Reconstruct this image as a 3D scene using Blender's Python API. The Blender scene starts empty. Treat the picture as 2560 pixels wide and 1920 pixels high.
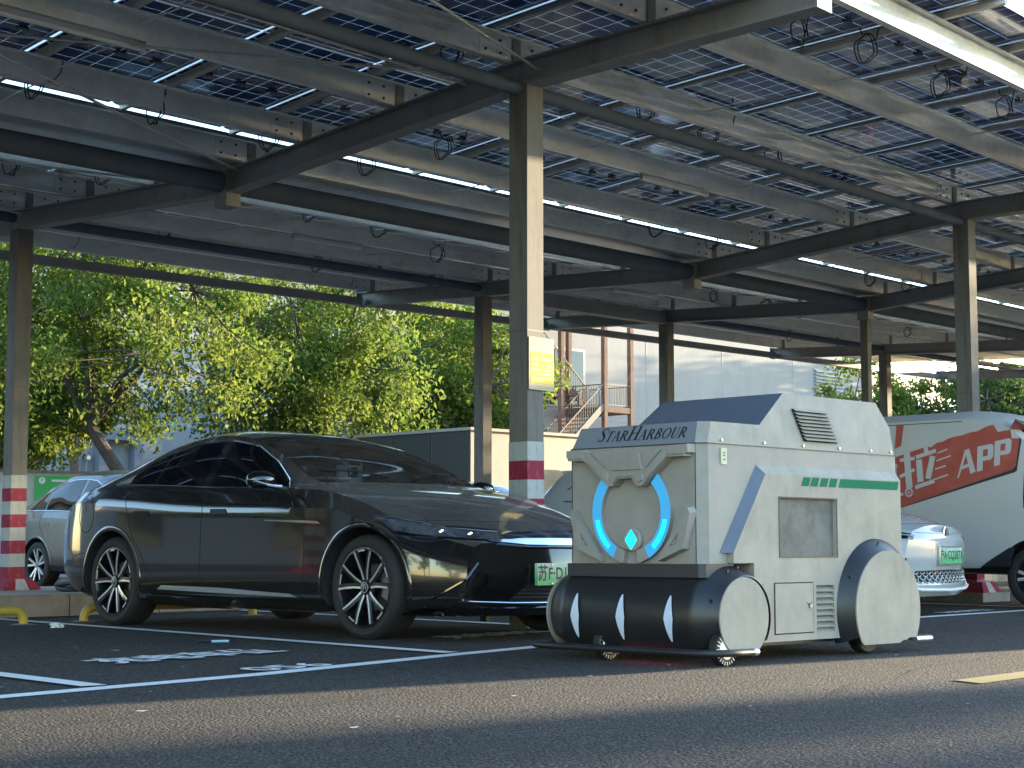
import bpy, bmesh, math, random
import numpy as np
from mathutils import Vector, Matrix
from mathutils.bvhtree import BVHTree
random.seed(7); RNG = np.random.default_rng(7)
SC = bpy.context.scene
COL = SC.collection
R = math.radians
# ---------------------------------------------------------------- camera
CAM_H, YAW, PITCH = 0.591, R(44.77), R(5.53)
Fh = Vector((math.cos(YAW), math.sin(YAW), 0)); RT = Vector((math.sin(YAW), -math.cos(YAW), 0)); UPZ = Vector((0, 0, 1))
FW = Fh*math.cos(PITCH) + UPZ*math.sin(PITCH); UP = UPZ*math.cos(PITCH) - Fh*math.sin(PITCH)
cd = bpy.data.cameras.new('camera'); cam = bpy.data.objects.new('camera', cd); COL.objects.link(cam)
m = Matrix.Identity(4)
for i in range(3):
    m[i][0] = RT[i]; m[i][1] = UP[i]; m[i][2] = -FW[i]
m.translation = Vector((0, 0, CAM_H)); cam.matrix_world = m
cd.sensor_width = 36; cd.lens = 36*4248/2560; cd.clip_start = .05; cd.clip_end = 3000
SC.camera = cam
# ---------------------------------------------------------------- world, sun, exposure
SUN_AZ, SUN_EL = R(-7.5), R(5.2)
W = bpy.data.worlds.new('World'); SC.world = W; W.use_nodes = True
nt = W.node_tree; nt.nodes.clear()
sky = nt.nodes.new('ShaderNodeTexSky'); sky.sky_type = 'NISHITA'; sky.sun_disc = False
sky.sun_elevation = R(9); sky.sun_rotation = math.pi/2 - SUN_AZ
sky.air_density = 1.0; sky.dust_density = .25; sky.ozone_density = 1.9
bg = nt.nodes.new('ShaderNodeBackground'); bg.inputs[1].default_value = 0.15
wo = nt.nodes.new('ShaderNodeOutputWorld'); nt.links.new(sky.outputs[0], bg.inputs[0]); nt.links.new(bg.outputs[0], wo.inputs[0])
sl = bpy.data.lights.new('sun', 'SUN'); sl.energy = 3.2; sl.angle = R(.5); sl.color = (1, .80, .52)
so = bpy.data.objects.new('sun', sl); COL.objects.link(so)
SD = Vector((math.cos(SUN_AZ)*math.cos(SUN_EL), math.sin(SUN_AZ)*math.cos(SUN_EL), math.sin(SUN_EL)))
so.rotation_euler = SD.to_track_quat('Z', 'Y').to_euler(); so.location = (30, -20, 20)
SC.view_settings.view_transform = 'Standard'; SC.view_settings.look = 'None'
SC.view_settings.exposure = 2.95; SC.view_settings.gamma = 1
# ---------------------------------------------------------------- helpers
class MB:
    """collects verts / faces for one mesh object"""
    def __init__(s): s.v = []; s.f = []; s.mi = []; s.uv = None
    def add(s, vs, fs, mi=0):
        o = len(s.v); s.v += [tuple(p) for p in vs]
        for f in fs: s.f.append(tuple(o+i for i in f)); s.mi.append(mi)
    def box(s, lo, hi, mi=0, fn=None):
        x0, y0, z0 = lo; x1, y1, z1 = hi
        vs = [(x0,y0,z0),(x1,y0,z0),(x1,y1,z0),(x0,y1,z0),(x0,y0,z1),(x1,y0,z1),(x1,y1,z1),(x0,y1,z1)]
        if fn: vs = [fn(*p) for p in vs]
        s.add(vs, [(0,3,2,1),(4,5,6,7),(0,1,5,4),(1,2,6,5),(2,3,7,6),(3,0,4,7)], mi); return s
    def beam(s, a, b, w, h, up=(0,0,1), mi=0):
        a = Vector(a); b = Vector(b); d = (b-a).normalized(); up = Vector(up)
        r = d.cross(up)
        if r.length < 1e-5: r = d.cross(Vector((1,0,0)))
        r.normalize(); u = r.cross(d)
        vs = [p + r*sx*w/2 + u*sy*h/2 for p in (a, b) for sx, sy in ((-1,-1),(1,-1),(1,1),(-1,1))]
        s.add(vs, [(0,1,2,3),(7,6,5,4),(0,4,5,1),(1,5,6,2),(2,6,7,3),(3,7,4,0)], mi); return s
    def tube(s, pts, r, n=10, mi=0, closed=False, caps=True):
        pts = [Vector(p) for p in pts]; N = len(pts); rings = []
        rr = r if hasattr(r, '__len__') else [r]*N
        prev = None
        for i, p in enumerate(pts):
            if closed: d = pts[(i+1) % N]-pts[i-1]
            else: d = pts[min(i+1, N-1)]-pts[max(i-1, 0)]
            d.normalize()
            if prev is None:
                a = d.cross(Vector((0,0,1)))
                if a.length < .1: a = d.cross(Vector((1,0,0)))
            else: a = prev - d*prev.dot(d)
            a.normalize(); prev = a; b = d.cross(a)
            rings.append([p + (a*math.cos(2*math.pi*k/n) + b*math.sin(2*math.pi*k/n))*rr[i] for k in range(n)])
        vs = [q for ring in rings for q in ring]; fs = []
        for i in range(N if closed else N-1):
            j = (i+1) % N
            for k in range(n):
                fs.append((i*n+k, i*n+(k+1) % n, j*n+(k+1) % n, j*n+k))
        if caps and not closed: fs += [tuple(range(n))[::-1], tuple((N-1)*n+k for k in range(n))]
        s.add(vs, fs, mi); return s
    def lathe(s, prof, c, axis, n=32, mi=0, a0=0, a1=2*math.pi):
        """prof: list of (radius, offset along axis)"""
        ax = Vector(axis).normalized(); u = ax.cross(Vector((0,0,1)))
        if u.length < .1: u = ax.cross(Vector((1,0,0)))
        u.normalize(); w = ax.cross(u); c = Vector(c); full = abs(a1-a0-2*math.pi) < 1e-6
        m_ = n if full else n+1
        vs = [c + ax*o + (u*math.cos(a0+(a1-a0)*k/n)+w*math.sin(a0+(a1-a0)*k/n))*r for r, o in prof for k in range(m_)]
        fs = []
        for i in range(len(prof)-1):
            for k in range(n):
                k2 = (k+1) % m_ if full else k+1
                fs.append((i*m_+k, i*m_+k2, (i+1)*m_+k2, (i+1)*m_+k))
        s.add(vs, fs, mi); return s
    def prism(s, poly, fn, d0, d1, mi=0, mside=None):
        """poly: 2D outline; fn(a,b,d) -> 3D"""
        n = len(poly); vs = [fn(a, b, d0) for a, b in poly] + [fn(a, b, d1) for a, b in poly]
        fs = [tuple(range(n))[::-1], tuple(range(n, 2*n))]; s.add(vs, fs, mi)
        o = len(s.v)-2*n
        for i in range(n):
            s.f.append((o+i, o+(i+1) % n, o+n+(i+1) % n, o+n+i)); s.mi.append(mi if mside is None else mside)
        return s
    def grid(s, rows, mi=0, flip=False):
        n = len(rows[0]); vs = [p for r in rows for p in r]; fs = []
        for i in range(len(rows)-1):
            for k in range(n-1):
                f = (i*n+k, i*n+k+1, (i+1)*n+k+1, (i+1)*n+k)
                fs.append(f[::-1] if flip else f)
        s.add(vs, fs, mi); return s
    def mesh(s, name, mats, smooth=False, recalc=True, base=None, angle=None):
        me = bpy.data.meshes.new(name)
        vs = s.v if base is None else [(p[0]-base[0], p[1]-base[1], p[2]-base[2]) for p in s.v]
        me.from_pydata([tuple(map(float, p)) for p in vs], [], s.f); 
        for mt in (mats if isinstance(mats, (list, tuple)) else [mats]): me.materials.append(mt)
        me.polygons.foreach_set('material_index', s.mi)
        if recalc:
            bm = bmesh.new(); bm.from_mesh(me); bmesh.ops.remove_doubles(bm, verts=bm.verts, dist=1e-5)
            bmesh.ops.recalc_face_normals(bm, faces=bm.faces); bm.to_mesh(me); bm.free()
        if smooth:
            me.polygons.foreach_set('use_smooth', [True]*len(me.polygons))
            try: me.set_sharp_from_angle(angle=R(angle or 35))
            except Exception: pass
        me.update(); return me
    def obj(s, name, mats, parent=None, smooth=False, recalc=True, angle=None):
        base = parent_world(parent)
        o = bpy.data.objects.new(name, s.mesh(name, mats, smooth, recalc, base, angle)); COL.objects.link(o)
        if parent: o.parent = parent
        return o
def parent_world(p):
    b = Vector((0, 0, 0))
    while p is not None: b = b + p.location; p = p.parent
    return b
def thing(name, label, cat, loc=(0,0,0), group=None):
    o = bpy.data.objects.new(name, None); COL.objects.link(o); o.location = loc; o.empty_display_size = .2
    return tag(o, label, cat, group)
def tag(o, label=None, cat=None, group=None, kind=None):
    if label: o['label'] = label
    if cat: o['category'] = cat
    if group: o['group'] = group
    if kind: o['kind'] = kind
    return o
def own(name, mb, mats, label, cat, loc, group=None, smooth=False):
    """a thing that is one mesh, origin at loc"""
    o = bpy.data.objects.new(name, mb.mesh(name, mats, smooth, True, loc)); COL.objects.link(o); o.location = loc
    return tag(o, label, cat, group)
def copy_tree(o, parent=None, loc=None):
    c = o.copy(); COL.objects.link(c)
    if parent is not None: c.parent = parent
    if loc is not None: c.location = loc
    for ch in list(o.children): copy_tree(ch, c)
    return c
def spl(tab, x):
    """monotone-ish cubic through a table"""
    xs = [a for a, b in tab]; ys = [b for a, b in tab]; n = len(xs)
    if x <= xs[0]: return ys[0]
    if x >= xs[-1]: return ys[-1]
    i = max(k for k in range(n-1) if xs[k] <= x)
    d = [(ys[k+1]-ys[k])/(xs[k+1]-xs[k]) for k in range(n-1)]
    def sl_(k):
        if k == 0: return d[0]
        if k == n-1: return d[-1]
        if d[k-1]*d[k] <= 0: return 0
        return 2*d[k-1]*d[k]/(d[k-1]+d[k])
    h = xs[i+1]-xs[i]; t = (x-xs[i])/h; m0 = sl_(i)*h; m1 = sl_(i+1)*h
    return (2*t**3-3*t*t+1)*ys[i]+(t**3-2*t*t+t)*m0+(-2*t**3+3*t*t)*ys[i+1]+(t**3-t*t)*m1
# ---------------------------------------------------------------- materials
def mat(name, col=(.5,.5,.5), rough=.5, metal=0., coat=0., spec=.5, emit=None, es=0., trans=0., bump=None, var=None, alpha=1.):
    """principled; var=(colour2, scale, contrast lo, hi) noise mix; bump=(scale, strength, dist)"""
    M = bpy.data.materials.new(name); M.use_nodes = True; n = M.node_tree; b = n.nodes['Principled BSDF']
    b.inputs['Base Color'].default_value = (*col, 1); b.inputs['Roughness'].default_value = rough
    b.inputs['Metallic'].default_value = metal; b.inputs['Coat Weight'].default_value = coat; b.inputs['Coat Roughness'].default_value = .03
    b.inputs['Specular IOR Level'].default_value = spec; b.inputs['Transmission Weight'].default_value = trans
    if emit: b.inputs['Emission Color'].default_value = (*emit, 1); b.inputs['Emission Strength'].default_value = es
    tc = n.nodes.new('ShaderNodeTexCoord')
    if var:
        c2, sc, lo, hi = var
        t = n.nodes.new('ShaderNodeTexNoise'); t.inputs['Scale'].default_value = sc; t.inputs['Detail'].default_value = 6; t.inputs['Roughness'].default_value = .65
        r = n.nodes.new('ShaderNodeValToRGB'); r.color_ramp.elements[0].position = lo; r.color_ramp.elements[1].position = hi
        r.color_ramp.elements[0].color = (*col, 1); r.color_ramp.elements[1].color = (*c2, 1)
        n.links.new(tc.outputs['Object'], t.inputs['Vector']); n.links.new(t.outputs['Fac'], r.inputs['Fac']); n.links.new(r.outputs['Color'], b.inputs['Base Color'])
    if bump:
        t2 = n.nodes.new('ShaderNodeTexNoise'); t2.inputs['Scale'].default_value = bump[0]; t2.inputs['Detail'].default_value = 4
        bp = n.nodes.new('ShaderNodeBump'); bp.inputs['Strength'].default_value = bump[1]; bp.inputs['Distance'].default_value = bump[2]
        n.links.new(tc.outputs['Object'], t2.inputs['Vector']); n.links.new(t2.outputs['Fac'], bp.inputs['Height']); n.links.new(bp.outputs['Normal'], b.inputs['Normal'])
    return M
def nodes_of(M): return M.node_tree, M.node_tree.nodes['Principled BSDF']
M = {}
M['steel'] = mat('painted_steel', (.26,.255,.25), .6, .0, spec=.3, var=((.29,.28,.27), 2.5, .3, .75), bump=(60, .06, .01))
M['steelcol'] = mat('column_steel', (.135,.128,.115), .75, .0, spec=.25, var=((.175,.165,.155), 3, .35, .7), bump=(60, .06, .01))
M['galvlit'] = mat('galvanised_lit_edge', (.74,.76,.74), .3, .35)  # same metal as galv, brighter: light caught on flange edges put into the colour
M['tubepaint'] = mat('tube_paint', (.075,.10,.135), .85, spec=.15, var=((.10,.125,.16), 3, .35, .7))
M['galv'] = mat('galvanised', (.66,.69,.69), .42, .7, var=((.76,.79,.78), 14, .35, .7), bump=(30, .05, .01))
M['alu'] = mat('aluminium', (.62,.63,.64), .35, .9)
M['rail'] = mat('rail_steel', (.46,.44,.41), .45, .3, var=((.54,.51,.47), 20, .4, .7))
M['tubewhite'] = mat('lamp_white', (.72,.71,.72), .4)
M['rubber'] = mat('black_rubber', (.015,.015,.016), .6)
M['blackp'] = mat('black_plastic', (.018,.018,.02), .42)
M['chrome'] = mat('chrome', (.78,.79,.80), .12, 1.)
M['silver'] = mat('silver_paint', (.55,.56,.57), .3, .6)
M['white'] = mat('white_paint', (.74,.74,.72), .5, var=((.60,.60,.57), 7, .45, .75))
M['yellow'] = mat('yellow_paint', (.55,.37,.05), .45, var=((.36,.27,.10), 9, .52, .7))
M['concrete'] = mat('concrete', (.26,.245,.225), .85, var=((.17,.16,.15), 4, .35, .7), bump=(40, .25, .01))
M['paving'] = mat('paving', (.25,.225,.20), .85, var=((.17,.155,.14), 3, .35, .7), bump=(50, .2, .01))
M['dgreen'] = mat('plate_green', (.10,.42,.16), .4)
M['ink'] = mat('ink', (.012,.014,.02), .5)
M['red_lens'] = mat('red_lens', (.35,.03,.03), .15, coat=1)
M['rust'] = mat('rusty_steel', (.10,.05,.035), .8, var=((.19,.10,.07), 3, .35, .7), bump=(20, .2, .01))
M['trunk'] = mat('bark', (.055,.042,.032), .9, var=((.10,.08,.065), 6, .35, .7), bump=(14, .6, .02))
M['cream'] = mat('cream_leather', (.72,.66,.54), .55)
M['dark_in'] = mat('dark_interior', (.02,.02,.021), .7)
M['hole'] = mat('dark_gap', (.006,.006,.007), .8)
# car paint with dust that settles on upward faces
def car_paint(name, col, metal, rough, dust, dustcol=(.15,.115,.085), grime=.12, coat=1.):
    Mx = mat(name, col, rough, metal, coat=coat); n, b = nodes_of(Mx)
    g = n.nodes.new('ShaderNodeNewGeometry'); sx = n.nodes.new('ShaderNodeSeparateXYZ'); n.links.new(g.outputs['Normal'], sx.inputs[0])
    mr = n.nodes.new('ShaderNodeMapRange'); mr.inputs[1].default_value = .45; mr.inputs[2].default_value = .96; mr.inputs[3].default_value = grime; mr.inputs[4].default_value = dust
    n.links.new(sx.outputs['Z'], mr.inputs[0])
    tc = n.nodes.new('ShaderNodeTexCoord'); t = n.nodes.new('ShaderNodeTexNoise'); t.inputs['Scale'].default_value = 3; t.inputs['Detail'].default_value = 8
    n.links.new(tc.outputs['Object'], t.inputs['Vector'])
    mm = n.nodes.new('ShaderNodeMath'); mm.operation = 'MULTIPLY'; mm2 = n.nodes.new('ShaderNodeMapRange'); mm2.inputs[1].default_value = .3; mm2.inputs[2].default_value = .7; mm2.inputs[3].default_value = .7; mm2.inputs[4].default_value = 1.1
    n.links.new(t.outputs['Fac'], mm2.inputs[0]); n.links.new(mr.outputs[0], mm.inputs[0]); n.links.new(mm2.outputs[0], mm.inputs[1])
    d = n.nodes.new('ShaderNodeBsdfDiffuse'); d.inputs['Color'].default_value = (*dustcol, 1)
    mx = n.nodes.new('ShaderNodeMixShader'); n.links.new(mm.outputs[0], mx.inputs[0]); n.links.new(b.outputs[0], mx.inputs[1]); n.links.new(d.outputs[0], mx.inputs[2])
    n.links.new(mx.outputs[0], n.nodes['Material Output'].inputs['Surface'])
    return Mx
M['carblack'] = car_paint('black_car_paint', (.006,.006,.007), .0, .12, .50, (.20,.175,.15), .03)
M['cargrey'] = car_paint('grey_car_paint', (.085,.088,.092), .6, .25, .22, (.32,.28,.22))
M['carwhite'] = car_paint('white_car_paint', (.40,.41,.425), .0, .2, .2, (.4,.36,.3))
M['vanwhite'] = car_paint('van_paint', (.50,.49,.475), .0, .5, .25, (.4,.37,.32), .25, .12)
M['tint'] = mat('tinted_glass', (.004,.004,.005), .03, coat=0, spec=.6)
def glass_mat(name, tint, fac, dust=None):
    Mx = bpy.data.materials.new(name); Mx.use_nodes = True; n = Mx.node_tree; n.nodes.clear()
    o = n.nodes.new('ShaderNodeOutputMaterial'); tr = n.nodes.new('ShaderNodeBsdfTransparent'); tr.inputs[0].default_value = (*tint, 1)
    gl = n.nodes.new('ShaderNodeBsdfGlossy'); gl.inputs['Roughness'].default_value = .03
    fr = n.nodes.new('ShaderNodeFresnel'); fr.inputs[0].default_value = fac
    mx = n.nodes.new('ShaderNodeMixShader'); n.links.new(fr.outputs[0], mx.inputs[0]); n.links.new(tr.outputs[0], mx.inputs[1]); n.links.new(gl.outputs[0], mx.inputs[2])
    out = mx
    if dust:
        d = n.nodes.new('ShaderNodeBsdfDiffuse'); d.inputs[0].default_value = (*dust[0], 1)
        tc = n.nodes.new('ShaderNodeTexCoord'); t = n.nodes.new('ShaderNodeTexNoise'); t.inputs['Scale'].default_value = 4; t.inputs['Detail'].default_value = 8
        n.links.new(tc.outputs['Object'], t.inputs['Vector'])
        mr = n.nodes.new('ShaderNodeMapRange'); mr.inputs[1].default_value = .3; mr.inputs[2].default_value = .7; mr.inputs[3].default_value = dust[1]; mr.inputs[4].default_value = dust[2]
        n.links.new(t.outputs['Fac'], mr.inputs[0]); m2 = n.nodes.new('ShaderNodeMixShader')
        n.links.new(mr.outputs[0], m2.inputs[0]); n.links.new(mx.outputs[0], m2.inputs[1]); n.links.new(d.outputs[0], m2.inputs[2]); out = m2
    n.links.new(out.outputs[0], o.inputs[0]); return Mx
M['windscreen'] = glass_mat('windscreen_glass', (.72,.74,.72), 1.25, ((.28,.22,.17), .03, .20))
M['lampglass'] = glass_mat('lamp_glass', (.8,.82,.85), 1.5)
# asphalt
def asphalt():
    Mx = mat('asphalt', (.05,.05,.05), .85); n, b = nodes_of(Mx)
    tc = n.nodes.new('ShaderNodeTexCoord')
    def nz(s, d, rg=.6):
        t = n.nodes.new('ShaderNodeTexNoise'); t.inputs['Scale'].default_value = s; t.inputs['Detail'].default_value = d; t.inputs['Roughness'].default_value = rg
        n.links.new(tc.outputs['Object'], t.inputs['Vector']); return t
    big = nz(.35, 5); vor = n.nodes.new('ShaderNodeTexVoronoi'); vor.inputs['Scale'].default_value = 80; n.links.new(tc.outputs['Object'], vor.inputs['Vector'])
    r1 = n.nodes.new('ShaderNodeValToRGB'); e = r1.color_ramp.elements
    e[0].position = .0; e[0].color = (.020,.021,.025,1); e[1].position = 1; e[1].color = (.145,.14,.138,1)
    sep = n.nodes.new('ShaderNodeSeparateColor'); n.links.new(vor.outputs['Color'], sep.inputs[0])
    pw = n.nodes.new('ShaderNodeMath'); pw.operation = 'POWER'; pw.inputs[1].default_value = 2.6; n.links.new(sep.outputs[0], pw.inputs[0])
    n.links.new(pw.outputs[0], r1.inputs['Fac'])
    r2 = n.nodes.new('ShaderNodeValToRGB'); e = r2.color_ramp.elements; e[0].position = .3; e[0].color = (.62,.62,.64,1); e[1].position = .72; e[1].color = (1.28,1.25,1.2,1)
    n.links.new(big.outputs['Fac'], r2.inputs['Fac'])
    mu = n.nodes.new('ShaderNodeMix'); mu.data_type = 'RGBA'; mu.blend_type = 'MULTIPLY'; mu.inputs[0].default_value = 1
    n.links.new(r1.outputs['Color'], mu.inputs[6]); n.links.new(r2.outputs['Color'], mu.inputs[7]); n.links.new(mu.outputs[2], b.inputs['Base Color'])
    bp = n.nodes.new('ShaderNodeBump'); bp.inputs['Strength'].default_value = 1.; bp.inputs['Distance'].default_value = .06
    ad = n.nodes.new('ShaderNodeMath'); ad.operation = 'ADD'; f = nz(60, 3); n.links.new(f.outputs['Fac'], ad.inputs[0])
    inv = n.nodes.new('ShaderNodeMath'); inv.operation = 'MULTIPLY'; inv.inputs[1].default_value = -.9; n.links.new(vor.outputs['Distance'], inv.inputs[0]); n.links.new(inv.outputs[0], ad.inputs[1])
    n.links.new(ad.outputs[0], bp.inputs['Height']); n.links.new(bp.outputs['Normal'], b.inputs['Normal'])
    return Mx
M['asphalt'] = asphalt()
def worn_line(name, col):
    """road paint, worn through to the asphalt in flecks"""
    Mx = mat(name, col, .7); n, b = nodes_of(Mx); tc = n.nodes.new('ShaderNodeTexCoord')
    t = n.nodes.new('ShaderNodeTexNoise'); t.inputs['Scale'].default_value = 22; t.inputs['Detail'].default_value = 8; t.inputs['Roughness'].default_value = .7
    r = n.nodes.new('ShaderNodeValToRGB'); r.color_ramp.elements[0].position = .27; r.color_ramp.elements[0].color = (.06,.06,.06,1); r.color_ramp.elements[1].position = .37; r.color_ramp.elements[1].color = (*col,1)
    n.links.new(tc.outputs['Object'], t.inputs['Vector']); n.links.new(t.outputs['Fac'], r.inputs['Fac']); n.links.new(r.outputs['Color'], b.inputs['Base Color'])
    return Mx
M['line'] = worn_line('line_paint', (.80,.81,.80)); M['line_y'] = worn_line('yellow_line_paint', (.50,.34,.12))
# solar module: dark cells, clear seams between them
def pv_mat():
    Mx = mat('pv_cells', (.02,.06,.21), .08, spec=.5); n, b = nodes_of(Mx)
    uv = n.nodes.new('ShaderNodeUVMap'); sx = n.nodes.new('ShaderNodeSeparateXYZ'); n.links.new(uv.outputs[0], sx.inputs[0])
    def seam(sock, step, half):
        d = n.nodes.new('ShaderNodeMath'); d.operation = 'DIVIDE'; d.inputs[1].default_value = step; n.links.new(sock, d.inputs[0])
        f = n.nodes.new('ShaderNodeMath'); f.operation = 'FRACT'; n.links.new(d.outputs[0], f.inputs[0])
        s = n.nodes.new('ShaderNodeMath'); s.operation = 'SUBTRACT'; s.inputs[1].default_value = .5; n.links.new(f.outputs[0], s.inputs[0])
        a = n.nodes.new('ShaderNodeMath'); a.operation = 'ABSOLUTE'; n.links.new(s.outputs[0], a.inputs[0])
        g = n.nodes.new('ShaderNodeMath'); g.operation = 'GREATER_THAN'; g.inputs[1].default_value = .5-half/step; n.links.new(a.outputs[0], g.inputs[0]); return g
    g1 = seam(sx.outputs['X'], 1.204/6, .0018); g2 = seam(sx.outputs['Y'], 2.216/12, .0018)
    mxm = n.nodes.new('ShaderNodeMath'); mxm.operation = 'MAXIMUM'; n.links.new(g1.outputs[0], mxm.inputs[0]); n.links.new(g2.outputs[0], mxm.inputs[1])
    tr = n.nodes.new('ShaderNodeBsdfTransparent'); tl = n.nodes.new('ShaderNodeBsdfDiffuse'); tl.inputs[0].default_value = (.5,.52,.55,1)
    m1 = n.nodes.new('ShaderNodeMixShader'); m1.inputs[0].default_value = .82; n.links.new(tr.outputs[0], m1.inputs[1]); n.links.new(tl.outputs[0], m1.inputs[2])
    mx = n.nodes.new('ShaderNodeMixShader'); n.links.new(mxm.outputs[0], mx.inputs[0]); n.links.new(b.outputs[0], mx.inputs[1]); n.links.new(m1.outputs[0], mx.inputs[2])
    n.links.new(mx.outputs[0], n.nodes['Material Output'].inputs['Surface']); return Mx
M['pv'] = pv_mat(); M['pvtop'] = mat('pv_front_glass'); _n = M['pvtop'].node_tree; _t = _n.nodes.new('ShaderNodeBsdfTransparent'); _t.inputs[0].default_value = (.9,.93,.95,1); _n.links.new(_t.outputs[0], _n.nodes['Material Output'].inputs['Surface'])

def streaks(Mx, col, amount, sc=(14,14,1.1), lo=.52, hi=.75):
    """run-off stains: noise drawn out down the surface, mixed over the base colour"""
    n, b = nodes_of(Mx); bc = b.inputs['Base Color']; src = bc.links[0].from_socket if bc.links else None
    tc = n.nodes.new('ShaderNodeTexCoord'); mp = n.nodes.new('ShaderNodeMapping'); mp.inputs['Scale'].default_value = sc; n.links.new(tc.outputs['Object'], mp.inputs['Vector'])
    t = n.nodes.new('ShaderNodeTexNoise'); t.inputs['Scale'].default_value = 1; t.inputs['Detail'].default_value = 7; t.inputs['Roughness'].default_value = .7; n.links.new(mp.outputs[0], t.inputs['Vector'])
    mr = n.nodes.new('ShaderNodeMapRange'); mr.inputs[1].default_value = lo; mr.inputs[2].default_value = hi; mr.inputs[3].default_value = 0; mr.inputs[4].default_value = amount; n.links.new(t.outputs['Fac'], mr.inputs[0])
    mx = n.nodes.new('ShaderNodeMix'); mx.data_type = 'RGBA'; n.links.new(mr.outputs[0], mx.inputs[0])
    if src: n.links.new(src, mx.inputs[6])
    else: mx.inputs[6].default_value = bc.default_value
    mx.inputs[7].default_value = (*col, 1); n.links.new(mx.outputs[2], bc)
streaks(M['steelcol'], (.075,.05,.035), .75); streaks(M['galv'], (.40,.39,.36), .6, (3,3,9)); streaks(M['steel'], (.13,.11,.09), .6, (5,5,2)); streaks(M['concrete'], (.12,.11,.10), .6, (5,5,1.5)); streaks(M['vanwhite'], (.2,.18,.15), 0) if False else None
# ================================================================ ground and road markings
mb = MB(); mb.add([(-400,-400,0),(500,-400,0),(500,500,0),(-400,500,0)], [(0,1,2,3)])
o = mb.obj('ground', M['asphalt'], recalc=False); tag(o, kind='structure')
def line_strip(pts, w, m_, z=.004, name='painted_line'):
    mb = MB(); vs = []
    for i, p in enumerate(pts):
        a = Vector((*pts[max(i-1,0)], 0)); b = Vector((*pts[min(i+1,len(pts)-1)], 0)); d = (b-a).normalized(); n = Vector((-d.y, d.x, 0))
        vs += [(p[0]+n.x*w/2, p[1]+n.y*w/2, z), (p[0]-n.x*w/2, p[1]-n.y*w/2, z)]
    mb.add(vs, [(2*i, 2*i+1, 2*i+3, 2*i+2) for i in range(len(pts)-1)])
    o = mb.obj(name, M[m_], recalc=False); tag(o, kind='structure'); return o
line_strip([(1.6,5.95),(3.431,6.276),(4.926,6.533),(6.562,6.966),(7.476,7.174),(9.9,7.55),(12.94,7.89),(15.04,8.043),(24,9.0)], .125, 'line')
for a, b in (((7.14,13.3),(6.63,7.06)), ((4.35,13.2),(3.965,6.45)), ((9.75,13.3),(9.3,7.52)), ((12.6,13.3),(12.1,7.85)), ((16.9,13.8),(15.8,8.2)), ((1.5,13.0),(1.2,6.0))):
    line_strip([a, ((a[0]+b[0])/2, (a[1]+b[1])/2), b], .12, 'line', .0085)
mb = MB(); mb.add([(6.866,4.022,.004),(6.79,3.841,.004),(9.4,4.03,.004),(9.5,4.20,.004)], [(0,1,2,3)])
o = mb.obj('painted_line', M['line_y'], recalc=False); tag(o, kind='structure')
def text_mesh(name, body, size, m_, shear=0., extrude=0., bold=0., sx=1., parent=None, space=1.):
    cu_ = bpy.data.curves.new('text_curve', 'FONT'); cu_.body = body; cu_.size = size; cu_.shear = shear; cu_.extrude = extrude; cu_.offset = bold
    cu_.align_x = 'CENTER'; cu_.align_y = 'CENTER'; cu_.space_character = space; cu_.resolution_u = 3
    t = bpy.data.objects.new('text_tmp', cu_); COL.objects.link(t)
    dg = bpy.context.evaluated_depsgraph_get(); me = bpy.data.meshes.new_from_object(t.evaluated_get(dg))
    bpy.data.objects.remove(t); bpy.data.curves.remove(cu_)
    me.name = name; me.materials.clear(); me.materials.append(m_)
    return me
def text_at(name, body, size, m_, fn, parent=None, **k):
    """flat lettering; fn maps (a along the writing, b up the letter, d out of the surface) to world"""
    me = text_mesh(name, body, size, m_, **k)
    base = parent_world(parent)
    for v in me.vertices: v.co = Vector(fn(v.co.x, v.co.y, v.co.z)) - base
    o = bpy.data.objects.new(name, me); COL.objects.link(o)
    if parent: o.parent = parent
    return o
# flecks of old paint and grit, stains
rgf = random.Random(21); mb = MB()
for k in range(80):
    x, y = (rgf.uniform(2.5,9.5), rgf.uniform(3.2,6.6)) if k % 3 else (rgf.uniform(2.5,7.0), rgf.uniform(6.5,12)); q = rgf.uniform(.003,.011)*(3 if rgf.random() < .07 else 1); a0 = rgf.random()*6
    mb.add([(x+q*rgf.uniform(.4,1.3)*math.cos(a0+a)*(2 if k % 5 == 0 else 1), y+q*rgf.uniform(.4,1.2)*math.sin(a0+a), .0045) for a in (0,1.1,2.2,3.3,4.4,5.4)], [(0,1,2,3,4,5)])
o = mb.obj('paint_flecks', M['line'], recalc=False); tag(o, kind='stuff')
M['crack'] = mat('tar_crack', (.018,.018,.019), .8)
for pts in ([(3.0,5.15),(3.6,5.25),(4.1,5.12),(4.7,5.3),(5.3,5.22)], [(5.9,4.0),(6.4,4.25),(6.9,4.3),(7.6,4.62),(8.3,4.7),(9.2,4.95)], [(4.9,7.2),(5.3,8.1),(5.2,9.0),(5.6,10.1),(5.5,11.3)]):
    q = []
    for (a, b), (c, d) in zip(pts, pts[1:]):
        for k in range(7): q.append((a+(c-a)*k/7+rgf.uniform(-.02,.02), b+(d-b)*k/7+rgf.uniform(-.02,.02)))
    o = line_strip(q, .007, 'crack', .0042, 'asphalt_crack')
rd = Vector((.985,.175,0)); dn = Vector((-.10,.995,0))
o = text_at('painted_number', '056', .30, M['line'], lambda a, b, d: Vector((5.26,6.78,.009))+rd*a*1.22+dn*b*1.05, bold=.006); tag(o, kind='structure')
o = text_at('painted_text', '\u5145\u7535\u8f66\u4f4d', .33, M['line'], lambda a, b, d: Vector((5.42,7.85,.009))+rd*a*.98+dn*b*1.25, bold=.012); tag(o, kind='structure')
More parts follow.
